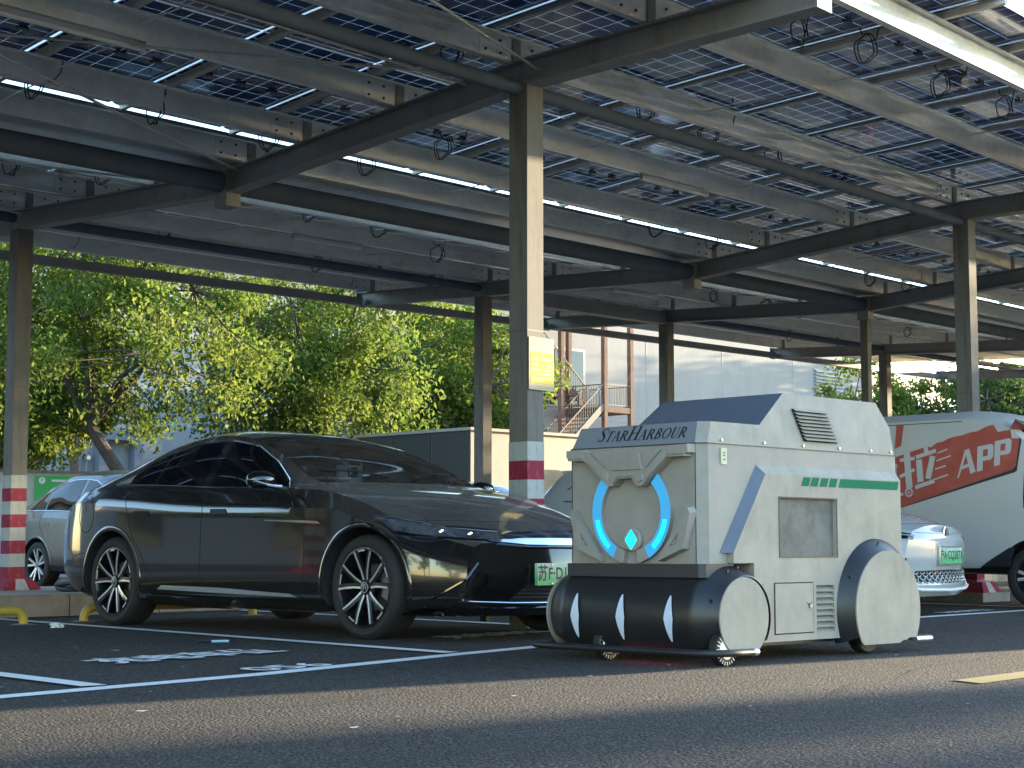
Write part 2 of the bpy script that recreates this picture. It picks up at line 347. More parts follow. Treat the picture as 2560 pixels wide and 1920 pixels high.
o = text_at('painted_text', '\u5145\u7535\u8f66\u4f4d', .28, M['line'], lambda a, b, d: Vector((14.35,8.27,.009))+Vector((.99,.1,0))*a*.95+dn*b*.7, bold=.01); tag(o, kind='structure')
o = text_at('painted_text', '\u5145\u7535\u8f66\u4f4d', .30, M['line'], lambda a, b, d: Vector((8.25,8.35,.009))+rd*a*.98+dn*b*1.0, bold=.01); tag(o, kind='structure')
# kerb island behind the stalls
def ky(x): return 13.40 + .10*(x-7.5)
mb = MB()
for x in np.arange(-8, 40, 1.0):
    x0, x1 = x+.006, x+.994
    mb.prism([(0,0),(.30,0),(.30,.19),(.025,.19),(0,.165)], lambda a, b, d: (d, ky(d)+a, b), x0, x1)
o = mb.obj('kerb', M['concrete']); tag(o, kind='structure')
mb = MB(); mb.box((-8,.305,0),(40,4.9,.135), fn=lambda x,y,z: (x, ky(x)+y, z)); o = mb.obj('kerb_island', M['paving']); tag(o, kind='structure')
# ================================================================ solar canopy
TA, TT = R(6.0), math.tan(R(1.3))
N0 = Vector((9.30, 9.07, 0)); CU = Vector((math.cos(TA), math.sin(TA), TT)); CV = Vector((.03, 1, 0))
def CP(u, v, h): return N0 + CU*u + CV*v + Vector((0, 0, h))
def wv(v): return 3.945 + .055*(abs(v-4.1) if v > 0 else 4.1)
def canopy_local(mb, name, mats, smooth=False):
    """mesh written in (u,v,h), turned into an x,y,z mesh round its own origin"""
    q = MB(); q.f = mb.f; q.mi = mb.mi; q.v = [tuple(CU*a+CV*b+Vector((0,0,c))) for a, b, c in mb.v]
    return q.mesh(name, mats, smooth)
canopy = thing('solar_canopy', 'grey steel carport frame roofed with dark blue solar panels over the parked cars', 'solar carport', N0)
def cpart(name, me, u, v, h, parent=None):
    o = bpy.data.objects.new(name, me); COL.objects.link(o); o.parent = parent or canopy; o.location = CU*u + CV*v + Vector((0,0,h)); return o
FR = [-24.45, -16.3, -8.15, 0, 8.15, 13.1, 21.4, 30.0]
# I beam rafters
def ibeam(v0, v1, h0, h1, b=.17, d=.22, tf=.016, tw=.014):
    mb = MB(); pr = [(-b/2,0),(b/2,0),(b/2,tf),(tw/2,tf),(tw/2,d-tf),(b/2,d-tf),(b/2,d),(-b/2,d),(-b/2,d-tf),(-tw/2,d-tf),(-tw/2,tf),(-b/2,tf)]
    n = len(pr); mb.add([(a, v0, h0+c) for a, c in pr]+[(a, v1, h1+c) for a, c in pr],
        [tuple(range(n)), tuple(range(n, 2*n))[::-1]]+[(i, (i+1) % n, n+(i+1) % n, n+i) for i in range(n)]); return mb
raf = [canopy_local(ibeam(-2.82, 0, 4.14, 4.17), 'rafter', M['steel']), canopy_local(ibeam(0, 4.1, 4.17, 3.945), 'rafter', M['steel']), canopy_local(ibeam(4.1, 11.15, 3.945, 4.333), 'rafter', M['steel'])]
endp = canopy_local(MB().box((-.10,-.008,-.01),(.10,.008,.24)), 'end_plate', M['steel'])
knuckle = canopy_local(MB().box((-.09,-.10,-.12),(.09,.10,.24)), 'valley_joint', M['steel'])
cap = canopy_local(MB().box((-.13,-.13,0),(.13,.13,.018)).box((-.135,-.004,-.0),(.135,.004,.0)), 'cap_plate', M['steel']) if False else None
for u in FR:
    for q in raf: cpart('rafter', q, u, 0, 0)
    cpart('end_plate', endp, u, -2.83, 4.14); cpart('end_plate', endp, u, 11.16, 4.333); cpart('valley_joint', knuckle, u, 4.1, 3.945)
# columns with painted bands and a plinth
M['bandred'] = mat('band_red', (.24,.02,.045), .75, spec=.2, var=((.34,.12,.13), 26, .60, .78)); M['bandwhite'] = mat('band_white', (.38,.39,.38), .75, spec=.2, var=((.30,.30,.28), 9, .5, .8))
def column(u, v, z0, w=.20, bands=True, plinth=True, top=None):
    top = top if top is not None else wv(v)
    h0 = z0 - TT*u
    c = cpart('column', canopy_local(MB().box((-w/2,-w/2,0),(w/2,w/2,top-h0)), 'column', M['steelcol']), u, v, h0)
    mb = MB(); mb.box((-w/2-.002,-w/2-.002,1.6),(w/2+.002,w/2+.002,1.604)); cpart('weld_seam', canopy_local(mb, 'weld_seam', M['blackp']), 0, 0, 0, c).location = CU*0+Vector((0,0,.65))
    if bands:
        for k in range(8):
            e = .003+.0004*(k % 2)
            b = canopy_local(MB().box((-w/2-e,-w/2-e,0),(w/2+e,w/2+e,.1445)), 'painted_band', M['bandwhite'] if k % 2 else M['bandred'])
            cpart('painted_band', b, 0, 0, 0, c).location = Vector((0,0,.245-z0+.1446*k))
    if plinth:
        for k, (a0, a1) in enumerate(((-.25,-.09),(-.09,.09),(.09,.25))):
            mb = MB(); s = .62
            mb.prism([(a0,0),(a1,0),(a1*s,.12),(a0*s,.12)], lambda a, b, d: (a, d*(1-b*2.2), b), -.25, .25)
            cpart('plinth_block', canopy_local(mb, 'plinth_block', M['bandwhite'] if k == 1 else M['bandred']), 0, 0, 0, c).location = Vector((0,0,0))
    return c
def fl(u, v): # ground height under a column
    if v == 0 and u > 1: return .10
    p = CP(u, v, 0); return .135 if p.y > ky(p.x)+.3 and p.y < ky(p.x)+4.9 else 0
for u in FR:
    for v in (0, 8.2):
        if u < -1 and v == 0: pass
        column(u, v, fl(u, v), plinth=not (u == 0 and v == 0))
for u in FR:
    if u > 1:
        c = CP(u, 0, 0); mb = MB(); mb.box((c.x-.30,c.y-.29,0),(c.x+.30,c.y+.7,.10)); tag(mb.obj('column_island', M['concrete']), kind='structure')
column(13.1, 4.1, 0, .13, False, False, 3.945-.12)
streaks(M['bandwhite'], (.20,.18,.16), .7, (16,16,3)); streaks(M['bandred'], (.34,.16,.16), .6, (30,30,14), .55, .7)
# Z purlins, one per bay
def zpur(L, hh=.20, f=.065, t=.004):
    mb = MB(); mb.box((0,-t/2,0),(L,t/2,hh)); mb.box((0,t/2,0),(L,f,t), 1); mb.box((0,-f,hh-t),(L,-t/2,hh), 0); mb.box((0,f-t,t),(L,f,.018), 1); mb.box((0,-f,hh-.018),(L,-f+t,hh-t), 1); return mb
VP_ = [-2.62, -1.3, .12, 1.55, 2.85, 3.72, 4.48, 5.35, 6.7, 8.05, 9.4, 10.85]
pm = {}
for i in range(len(FR)-1):
    L = FR[i+1]-FR[i]
    for v in VP_:
        k = round(L, 2)
        if k not in pm: pm[k] = canopy_local(zpur(L-.01), 'purlin', [M['galv'], M['galvlit']])
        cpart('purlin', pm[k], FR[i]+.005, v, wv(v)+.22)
splice = canopy_local(MB().box((-.45,-.006,.012),(.45,-.0025,.188)), 'splice_plate', M['galv'])
cleat = canopy_local(MB().box((-.05,-.016,-.02),(.05,-.007,.19)).box((-.05,-.08,-.012),(.05,-.016,0)), 'cleat', M['steel'])
bolt = canopy_local(MB().lathe([(0,-.012),(.011,-.012),(.011,0)], (0,0,0), (0,1,0), 6), 'bolt', M['blackp'])
for u in FR[1:-1]:
    for v in VP_:
        s = cpart('splice_plate', splice, u, v, wv(v)+.22); cpart('cleat', cleat, u, v, wv(v)+.22)
        if u < 9:
            for a in (-.38,-.2,.2,.38):
                for b in (.05,.15): cpart('bolt', bolt, 0, 0, 0, s).location = CU*a + CV*(-.006) + Vector((0,0,b))
# tubes, eave bars, gutter
def ctube(u0, u1, v, h, r, name, m_='tubepaint'):
    mb = MB(); mb.tube([(0,0,0),(u1-u0,0,0)], r, 14); me = canopy_local(mb, name, M[m_], True); return cpart(name, me, u0, v, h)
for i in range(len(FR)-1):
    a, b = FR[i]+.10, FR[i+1]-.10
    ctube(a, b, 0, 4.15, .057, 'tie_tube'); ctube(a, b, 4.1, 4.06, .10, 'valley_tube'); ctube(a, b, 8.2, 4.30, .057, 'tie_tube')
    mb = MB(); mb.box((0,-.05,0),(b-a+.02,.05,.12)); cpart('eave_bar', canopy_local(mb, 'eave_bar', M['steel']), a-.01, 11.05, 4.33)
    if i in (4,): 
        mb = MB(); mb.box((0,-.09,0),(b-a,.09,.22)); cpart('eave_bar', canopy_local(mb, 'eave_bar', M['steel']), a, 8.2, 4.14)
    mb = MB(); t = .003
    pr = [(3.64,.470),(3.775,.455),(3.88,.27),(4.32,.27),(4.425,.455),(4.545,.470),(4.545,.467),(4.428,.452),(4.323,.267),(3.877,.267),(3.772,.452),(3.64,.467)]
    mb.prism([(x-4.1, y) for x, y in pr], lambda p, q, d: (d, p, q), 0, b-a+.2); cpart('gutter', canopy_local(mb, 'gutter', M['galv']), a-.1, 4.1, 3.945)
# module rails (hat section) and modules
PW, PL, PITCH_U = 1.228, 2.24, 1.255
rows = [(-3.13,-.89),(-.875,1.365),(1.38,3.62),(4.56,6.80),(6.815,9.055),(9.07,11.31)]
def topw(v): return wv(v)+.42
def slopebox(mb, u0, u1, v0, v1, ha, hb, d0, d1, mi=0):
    fn = lambda x, y, z: (x, y, ha+(hb-ha)*(y-v0)/(v1-v0)+z)
    mb.box((u0,v0,d0),(u1,v1,d1), mi, fn)
rl = []
for v0, v1, h0, h1 in ((-3.22, 0, topw(0), topw(0)), (0, 3.62, topw(0), topw(3.62)), (4.56, 11.4, topw(4.56), topw(11.4))):
    mb = MB()
    slopebox(mb, -.022, .022, v0, v1, h0, h1, 0, .003); slopebox(mb, -.025, -.022, v0, v1, h0, h1, 0, .045); slopebox(mb, .022, .025, v0, v1, h0, h1, 0, .045)
    slopebox(mb, -.06, -.025, v0, v1, h0, h1, .042, .045); slopebox(mb, .025, .06, v0, v1, h0, h1, .042, .045)
    rl.append(canopy_local(mb, 'module_rail', M['rail']))
pmesh = []
for v0, v1 in rows:
    mb = MB(); h0, h1 = topw(v0)+.046, topw(v1)+.046
    if v0 < 0 < v1: h0 = h1 = topw(.5)+.046; h1 = topw(1.32)+.046
    L = v1-v0; fn = lambda x, y, z: (x, y, (h1-h0)*y/L+z); f = .03; fw = .012
    for lo, hi in (((0,0,0),(fw,L,f)), ((PW-fw,0,0),(PW,L,f)), ((fw,0,0),(PW-fw,fw,f)), ((fw,L-fw,0),(PW-fw,L,f))): mb.box(lo, hi, 1, fn)
    mb.box((fw,fw,.022),(PW-fw,L-fw,.028), 2, fn); mb.mi[-6] = 0
    for x in (.22, .58, .94): mb.box((x,L*.5-.02,.004),(x+.085,L*.5+.03,.0215), 3, fn)
    me = canopy_local(mb, 'solar_panel', [M['pv'], M['alu'], M['pvtop'], M['blackp']])
    # write module uv in metres
    uvl = me.uv_layers.new(name='uv'); inv = Matrix(((CU.x, CV.x, 0),(CU.y, CV.y, 0),(0,0,1))).inverted()
    for lp in me.loops:
        c = inv @ Vector((me.vertices[lp.vertex_index].co.x, me.vertices[lp.vertex_index].co.y, 0)); uvl.data[lp.index].uv = (c.x-fw, c.y-fw)
    pmesh.append((me, v0, h0))
rng2 = random.Random(3)
for k in range(-22, 22):
    us = 2.06 + PITCH_U*k
    for q in rl: cpart('module_rail', q, us+.12, 0, 0)
    for me, v0, h0 in pmesh:
        cpart('solar_panel', me, us+.0135, v0, h0)
# bracing rods and sag rods
def rod(a, b, r=.011, m_='galv'):
    mb = MB(); A, B = CP(*a), CP(*b); base = (A+B)/2
    mb.tube([A-base, B-base], r, 6); o = bpy.data.objects.new('brace_rod', mb.mesh('brace_rod', M[m_], True)); COL.objects.link(o); o.parent = canopy; o.location = base-N0
for a, b in (((-8.1,.35,4.30),(-.15,.55,4.28)), ((-8.1,.3,4.30),(-.1,3.8,4.12)), ((-8.1,3.9,4.12),(-.1,.35,4.32)), ((-8.1,7.4,4.3),(-.05,4.5,4.1)), ((-8.1,-2.6,4.3),(-.05,-.2,4.26)), ((-8.1,4.4,4.1),(-.1,7.9,4.28)),
             ((21.5,.3,4.28),(29.9,3.8,4.1)), ((21.5,3.8,4.1),(29.9,.3,4.28))): rod(a, b, .012, 'rail')
for u in (-5.5,-2.75,2.75,5.5,10.6,16,18.7):
    for v0, v1 in ((-2.62,-1.3),(-1.3,.12),(.12,1.55),(1.55,2.85),(2.85,3.72),(5.35,6.7),(6.7,8.05),(8.05,9.4),(9.4,10.85)):
        k = .05 if int(v0*10) % 2 else .0
        rod((u+k, v0, wv(v0)+.29), (u+.03-k, v1, wv(v1)+.33), .006)
# cable coils hanging from the modules
def coil(seed):
    r_ = random.Random(seed); mb = MB(); pts = []
    a, b = .085+.03*r_.random(), .085+.03*r_.random(); sq = r_.random()*.35+.65
    pts.append((-.02, 0, .06)); 
    for i in range(34):
        t = i/33*(2*math.pi*(1.6+.5*r_.random()*0+.3*(seed % 3))); pts.append((a*sq*math.sin(t)+.05*i/33, a*.4*math.cos(t)*(1-sq)+.01*i/33, -b+b*math.cos(t)+.02*math.sin(3*t)))
    x = pts[-1]; pts += [(x[0]+.05, x[1], x[2]-.02), (x[0]+.11, x[1]+.02, -.03), (x[0]+.13, x[1]+.02, .06)]
    mb.tube(pts, .0055, 5); return mb.mesh('cable_coil', M['rubber'], True)
coils = [coil(s) for s in range(6)]
CL = [(-1.69,2.96),(-.4,2.98),(-2.87,2.97),(-1.57,5.71),(-.58,5.56),(2.2,11.0),(3.52,11.0),(4.95,11.0),(6.16,11.0),(2.04,8.25),(2.3,5.6),(3.44,5.6),(5.48,6.61),(6.07,5.6),(5.25,8.95),(6.04,8.52),(7.55,8.66),(7.46,11.0),(-.61,.32),(.97,3.1),(1.2,2.22),(1.05,-1.97),(2.03,.32),(3.12,.35),(4.35,.37),(1.82,-2.13),(3.25,-2.09),(4.43,-2.16),(5.68,.33),(5.92,3.1),(7.15,3.09),(11.74,8.83),(12.77,8.77),(14.07,8.75),(11.89,6.33),(13.17,6.3),(14.48,6.24),(18.73,9.06),(11.62,3.22),(12.73,3.18),(19.26,6.55)]
coil_objs = []
for i, (u, v) in enumerate(CL):
    if min(abs(u-f) for f in FR) < .15: u += .3
    o = bpy.data.objects.new('cable_coil', coils[i % 6]); COL.objects.link(o); o.location = CP(u, v, topw(v)-.07); o.rotation_euler = (0, 0, R(-75+(i*37) % 60))
    coil_objs.append((u, v, o))
BAY = ((-99,0,'bay left of the central column'),(0,8.15,'bay right of the central column'),(8.15,13.1,'narrow bay past the right column'),(13.1,99,'far bay above the pale building'))
ROW = ((-9,-1,'at the front eave'),(-1,1,'over the near tube'),(1,2.5,'midway up the near slope'),(2.5,4.1,'before the gutter'),(4.1,6,'behind the gutter'),(6,7.6,'midway down the rear slope'),(7.6,9.5,'over the rear tube'),(9.5,99,'at the rear eave'))
ORD = ('first','second','third','fourth','fifth','sixth')
cell = {}
for u, v, o in sorted(coil_objs, key=lambda q: q[0]):
    key = (next(b[2] for b in BAY if b[0] <= u < b[1]), next(r[2] for r in ROW if r[0] <= v < r[1])); cell.setdefault(key, []).append(o)
for (b, r), os_ in cell.items():
    for i, o in enumerate(os_):
        tag(o, (ORD[i]+' ' if len(os_) > 1 else '')+'black cable coil '+r+', '+b, 'cable', 'black cable coils under the canopy')
# tube lamps under purlins
def tube_lamp(u, v, L, label):
    h = wv(v)+.22; t = thing('tube_lamp', label, 'lamp', CP(u, v+.03, h-.05), 'white tube lamps under the purlins'); o = t.location
    mb = MB(); mb.prism([(-.03,0),(.03,0),(.03,.03),(.018,.048),(-.018,.048),(-.03,.03)], lambda a, b, d: tuple(CU*d+CV*a+Vector((0,0,b))+o), 0, L); mb.obj('housing', M['alu'], t)
    mb = MB(); mb.tube([o+CU*.02-Vector((0,0,.002)), o+CU*(L-.02)-Vector((0,0,.002))], .021, 12); mb.obj('diffuser', M['tubewhite'], t, True)
    for s in (0, L-.025):
        mb = MB(); mb.box((s,-.026,-.026),(s+.025,.026,.02), fn=lambda x,y,z: tuple(CU*x+CV*y+Vector((0,0,z))+o)); mb.obj('end_cap', M['tubewhite'], t)
tube_lamp(-4.2, 1.55, 1.5, 'white tube lamp at the top left corner of the picture')
tube_lamp(3.65, 1.55, 1.25, 'white tube lamp to the right of the striped central column')
tube_lamp(3.0, 6.7, 1.2, 'white tube lamp left of the central column above the black sedan')
tube_lamp(9.65, 6.7, 1.2, 'white tube lamp above the fire escape, beyond the second frame')
tube_lamp(10.6, .12, 1.0, 'white tube lamp right of the right-hand column')
# notice boards on columns
def board(loc_u, v, w_, z0, z1, label, head, rows_, mats, z_text=True):
    c = CP(loc_u, v, 0); c.z = 0; t = thing('notice_board', label, 'sign', (c.x, c.y, z0))
    fn = lambda a, b, d: (c.x+CU.x*a-CV.x*d, c.y+CU.y*a-CV.y*d, b)
    mb = MB(); mb.prism([(-w_/2,z0),(w_/2,z0),(w_/2,z1),(-w_/2,z1)], fn, 0, .008); mb.obj('panel', mats[0], t)
    return t, fn, mb
M['noteyellow'] = mat('notice_yellow', (.60,.43,.09), .8, spec=.2); M['notecream'] = mat('notice_cream', (.50,.43,.30), .8, spec=.2); M['faded'] = mat('faded_ink', (.42,.31,.14), .6)
t, fn, _ = board(.055, -.112, .31, 1.795, 2.20, 'yellow notice board with faded print on the central column', None, None, [M['notecream']])
mb = MB(); mb.prism([(-.138,1.845),(.142,1.845),(.142,2.085),(-.138,2.085)], fn, .0085, .0095); mb.obj('yellow_field', M['noteyellow'], t)
for y, h, segs in ((2.155,.026,((-.09,.10),)), (2.125,.008,((-.12,.12),)), (2.105,.008,((-.12,.12),)), (2.03,.016,((-.115,-.03),(.0,.12))), (1.99,.016,((-.115,-.04),(.06,.12))), (1.95,.016,((-.115,-.03),(.03,.12))), (1.92,.016,((-.01,.015),(.03,.12))), (1.885,.010,((-.115,.12),)), (1.868,.010,((-.115,.03),)), (1.825,.006,((-.12,.12),))):
    for x0, x1 in segs:
        k = max(1, int((x1-x0)/.022)); w_ = (x1-x0)/k
        for i in range(k):
            mb = MB(); x = x0+i*w_; mb.prism([(x,y-h/2),(x+w_*.8,y-h/2),(x+w_*.8,y+h/2),(x,y+h/2)], fn, .0097, .0102); mb.obj('faded_character', M['faded'], t)
M['paper'] = mat('white_sheet', (.8,.8,.78), .5)
t, fn, _ = board(8.22, -.115, .22, 1.98, 2.13, 'small blank white sheet fixed to the right-hand column above the van', None, None, [M['paper']])
# ================================================================ delivery robot
def robot_paint(name, c, c2):
    return mat(name, c, .62, .1, spec=.25, var=(c2, 4.5, .38, .68), bump=(70, .05, .004))
M['rpaint'] = robot_paint('robot_paint', (.355,.32,.275), (.305,.275,.24))
M['rside'] = robot_paint('robot_side_paint', (.38,.335,.275), (.30,.27,.225))
streaks(M['rside'], (.20,.185,.16), .55, (9,9,2.2), .5, .8); streaks(M['rpaint'], (.20,.19,.17), .35, (9,9,2.5), .52, .8)
M['rdeck'] = mat('robot_deck_paint', (.105,.12,.15), .42, .1, var=((.13,.145,.175), 4, .4, .7)); M['rsign'] = mat('robot_sign_panel', (.24,.25,.27), .4, .2)
M['rblack'] = mat('robot_black', (.014,.014,.015), .36, var=((.02,.02,.021), 3, .4, .7))
M['rdark'] = mat('robot_dark_plastic', (.035,.034,.035), .45)
M['rglass'] = mat('dusty_glass', (.13,.12,.105), .65, spec=.2, var=((.22,.205,.18), 9, .35, .72))
M['rblue'] = mat('blue_lens', (.05,.28,.50), .3, emit=(.03,.28,.55), es=.10)
M['rled'] = mat('blue_led', (.02,.4,.7), .3, emit=(.0,.55,1.), es=.55)
M['rcres'] = mat('white_reflector', (.60,.66,.78), .35)
M['rgreen'] = mat('green_stripe', (.012,.15,.075), .8, spec=.2)
M['red_led'] = mat('red_led', (.4,.02,.03), .3, emit=(1,.03,.08), es=1.2)
rob = thing('delivery_robot', 'boxy grey robot vehicle with glowing blue ring face and black front roller', 'robot vehicle', (7.8,5.93,0))
YC = 5.93
def my(y): return 2*YC-y
mb = MB(); plan = [(6.885,5.497),(6.932,5.45),(8.70,5.45),(8.70,6.41),(6.932,6.41),(6.885,6.363)]
mb.prism(plan, lambda a, b, d: (a, b, d), .512, 1.131); mb.box((7.27,5.452,.095),(8.68,6.408,.511))
mb.obj('body', M['rpaint'], rob)
# proud side panel pieces, window and louvre openings left free
px = [[(7.49,.987),(7.37,.987),(7.085,.569),(7.085,.515),(7.26,.515),(7.26,.098),(7.49,.098)], [(7.49,.863),(8.025,.863),(8.025,.987),(7.49,.987)], [(7.49,.39),(8.025,.39),(8.025,.548),(7.49,.548)],
      [(8.025,.39),(8.69,.39),(8.69,.987),(8.025,.987)], [(7.49,.098),(7.82,.098),(7.82,.39),(7.49,.39)], [(7.99,.098),(8.10,.098),(8.10,.39),(7.99,.39)], [(7.82,.098),(7.99,.098),(7.99,.13),(7.82,.13)]]
for sgn in (0, 1):
    g = (lambda y: y) if sgn == 0 else my
    mb = MB()
    for p in px: mb.prism(p, lambda a, b, d: (a, g(d), b), 5.412, 5.449)
    # bevel strips
    mb.add([(7.335,g(5.449),1.034),(7.37,g(5.412),.987),(7.085,g(5.412),.569),(7.012,g(5.449),.569)], [(0,1,2,3)], 1)
    mb.add([(7.335,g(5.449),1.034),(8.695,g(5.449),1.036),(8.69,g(5.412),.987),(7.37,g(5.412),.987)], [(0,1,2,3)])
    mb.obj('side_panel', [M['rside'], M['rdeck']], rob)
# head
def ys(z): return 5.456 + .16*(z-1.137)
S_ = [(6.932,1.137),(6.985,1.25),(7.405,1.252),(7.665,1.443),(8.59,1.445),(8.697,1.298),(8.70,1.137)]
Fq = [(6.885,1.137,5.500),(6.938,1.25,5.525)]
mb = MB(); vs = [(x, ys(z), z) for x, z in S_]+[(x, my(ys(z)), z) for x, z in S_]+[(x, y, z) for x, z, y in Fq]+[(x, my(y), z) for x, z, y in Fq]
mb.add(vs, [tuple(range(7)), tuple(range(7, 14))[::-1]]+[(i, i+1, i+8, i+7) for i in (1,3,4,5)]+[(0,1,15,14),(7,16,17,8),(1,8,17,15),(0,14,16,7,13,6)])
mb.f += [(2,3,10,9),(14,15,17,16)]; mb.mi += [1,2]
mb.obj('head', [M['rside'], M['rdeck'], M['rsign']], rob)
mb = MB(); mb.prism([(6.879,5.494),(6.926,5.446),(8.706,5.446),(8.706,6.414),(6.926,6.414),(6.879,6.366)], lambda a, b, d: (a, b, d), 1.1315, 1.1365); mb.obj('seam', M['rdark'], rob)
# screws along the seam
for x in (7.05, 7.42, 7.78, 8.13, 8.45, 8.66):
    MB().lathe([(0,-.006),(.007,-.006),(.007,.002)], (x, 5.455, 1.155), (0,1,0), 8).obj('screw', M['alu'], rob, True)
# head louvre
lp = lambda s, t: (7.72+.327*s+.073*t, 5.456+.16*((1.36-.179*t)-1.137), 1.36-.179*t)
mb = MB(); P4 = [lp(0,0), lp(1,0), lp(1,1), lp(0,1)]
mb.add([(x, y-.004, z) for x, y, z in P4], [(0,1,2,3)]); mb.obj('louvre_backing', M['hole'], rob)
for k in range(9):
    t0 = k/9+.005; t1 = t0+.075; a, b, c, d = lp(.02,t0), lp(.98,t0), lp(.98,t1), lp(.02,t1)
    mb = MB(); e0, e1 = .006, .024
    mb.add([(a[0],a[1]-e0,a[2]),(b[0],b[1]-e0,b[2]),(c[0],c[1]-e1,c[2]),(d[0],d[1]-e1,d[2]),(a[0],a[1]-e0-.002,a[2]+.003),(b[0],b[1]-e0-.002,b[2]+.003),(c[0],c[1]-e1-.001,c[2]+.003),(d[0],d[1]-e1-.001,d[2]+.003)],
           [(0,1,2,3),(4,7,6,5),(0,4,5,1),(1,5,6,2),(2,6,7,3),(3,7,4,0)]); mb.obj('louvre_blade', M['rside'], rob)
# window, lower door, lower louvre, socket
mb = MB(); mb.box((7.49,5.436,.548),(8.025,5.447,.863)); mb.obj('window', M['rglass'], rob)
def frame_strips(x0, x1, z0, z1, y, w, d, name, m_):
    mb = MB()
    for lo, hi in (((x0,y-d,z0),(x1,y,z0+w)), ((x0,y-d,z1-w),(x1,y,z1)), ((x0,y-d,z0+w),(x0+w,y,z1-w)), ((x1-w,y-d,z0+w),(x1,y,z1-w))): mb.box(lo, hi)
    return mb.obj(name, M[m_], rob)
frame_strips(7.483,8.032,.541,.870,5.4115,.007,.003,'window_gasket','rdark')
mb = MB(); mb.box((7.437,5.407,.141),(7.783,5.4115,.404)); dr = mb.obj('door', M['rside'], rob)
mb = MB()
for lo, hi in (((7.431,5.4095,.135),(7.437,5.4115,.410)), ((7.783,5.4095,.135),(7.790,5.4115,.410)), ((7.437,5.4095,.135),(7.783,5.4115,.141)), ((7.437,5.4095,.404),(7.783,5.4115,.410))): mb.box(lo, hi)
mb.obj('door_gap', M['hole'], dr)
mb = MB(); mb.lathe([(0,-.010),(.012,-.010),(.014,0)], (7.755,5.407,.28), (0,1,0), 16); mb.obj('lock', M['chrome'], dr, True)
mb = MB(); mb.prism([(7.725,.300),(7.745,.292),(7.77,.302),(7.757,.285),(7.762,.268),(7.742,.270),(7.738,.286)], lambda a, b, d: (a, d, b), 5.4045, 5.4068); mb.obj('lock_wear', M['ink'], dr)
mb = MB(); mb.box((7.82,5.4445,.13),(7.99,5.4485,.39)); mb.obj('louvre_backing', M['hole'], rob)
for k in range(8):
    z = .385-.0323*k; mb = MB()
    mb.add([(7.821,5.442,z),(7.989,5.442,z),(7.989,5.413,z-.026),(7.821,5.413,z-.026),(7.821,5.443,z-.004),(7.989,5.443,z-.004),(7.989,5.414,z-.030),(7.821,5.414,z-.030)], [(0,1,2,3),(7,6,5,4),(0,4,5,1),(1,5,6,2),(2,6,7,3),(3,7,4,0)])
    mb.obj('louvre_blade', M['rside'], rob)
M['socket'] = mat('socket_plastic', (.50,.49,.34), .4)
mb = MB(); mb.box((7.03,5.442,1.028),(7.078,5.4495,1.112)); sk = mb.obj('socket', M['socket'], rob)
for z in (1.088, 1.074, 1.052):
    mb = MB(); mb.box((7.048,5.4405,z-.004),(7.053,5.4418,z+.004)); mb.box((7.058,5.4405,z-.004),(7.061,5.4418,z+.004)); mb.obj('pin_hole', M['hole'], sk)
# green marking
for x0, w_ in ((7.718,.066),(7.801,.066),(7.889,.066),(7.977,.066),(8.074,.60)):
    mb = MB(); mb.prism([(x0,.979),(min(x0+w_,8.672),.979),(min(x0+w_-.022,8.672),.931),(x0-.022,.931)], lambda a, b, d: (a, d, b), 5.4095, 5.4118); mb.obj('green_mark', M['rgreen'], rob)
# ---- face: yz outlines, x is depth
def face(poly, d0, d1, name, m_, parent=None, mside=None, bevel=0):
    mb = MB(); mats = [M[m_]]+([M[mside]] if mside else [])
    if bevel:
        c = (sum(p[0] for p in poly)/len(poly), sum(p[1] for p in poly)/len(poly)); n = len(poly)
        ins = [(p[0]+(c[0]-p[0])*bevel, p[1]+(c[1]-p[1])*bevel) for p in poly]
        vs = [(d0, a, b) for a, b in poly]+[(d1, a, b) for a, b in ins]
        mb.add(vs, [tuple(range(n, 2*n))]+[(i, (i+1) % n, n+(i+1) % n, n+i) for i in range(n)])
    else: mb.prism(poly, lambda a, b, d: (d, a, b), d0, d1, 0, 1 if mside else None)
    return mb.obj(name, mats, parent or rob)
XF = 6.885
brow = [(6.345,1.122),(6.212,1.124),(6.208,1.112),(6.055,1.108),(5.797,1.113),(5.653,1.115),(5.634,1.122),(5.497,1.128),(5.497,1.085),(5.519,1.075),(5.522,1.065),(5.631,1.065),(5.793,.933),(5.805,.920),(5.843,.920),(5.877,.962),(5.972,.960),(6.014,.921),(6.044,.922),(6.211,1.061),(6.221,1.064),(6.333,1.066),(6.336,1.080),(6.345,1.088)]
bw = face(brow, XF-.001, XF-.066, 'brow_plate', 'rpaint')
for p in ([(6.158,1.106),(6.045,1.104),(6.021,1.095),(6.038,1.014)], [(5.995,1.095),(5.821,1.095),(5.796,1.003),(6.02,1.003)], [(5.773,1.106),(5.664,1.106),(5.774,1.011),(5.804,1.095)],
          [(6.022,.984),(5.793,.984),(5.793,.950),(5.820,.936),(5.858,.974),(5.974,.972),(6.004,.936),(6.022,.952)], [(6.187,1.104),(6.165,1.104),(6.041,.989),(6.041,.950),(6.180,1.059)], [(5.655,1.104),(5.623,1.104),(5.627,1.070),(5.775,.952),(5.775,.983)],
          [(6.338,1.118),(6.216,1.120),(6.222,1.075),(6.330,1.078)], [(5.628,1.118),(5.502,1.122),(5.524,1.078),(5.626,1.076)]):
    face(p, XF-.0655, XF-.075, 'brow_tile', 'rpaint', bw, bevel=.06)
RY, RZ = 5.915, .783
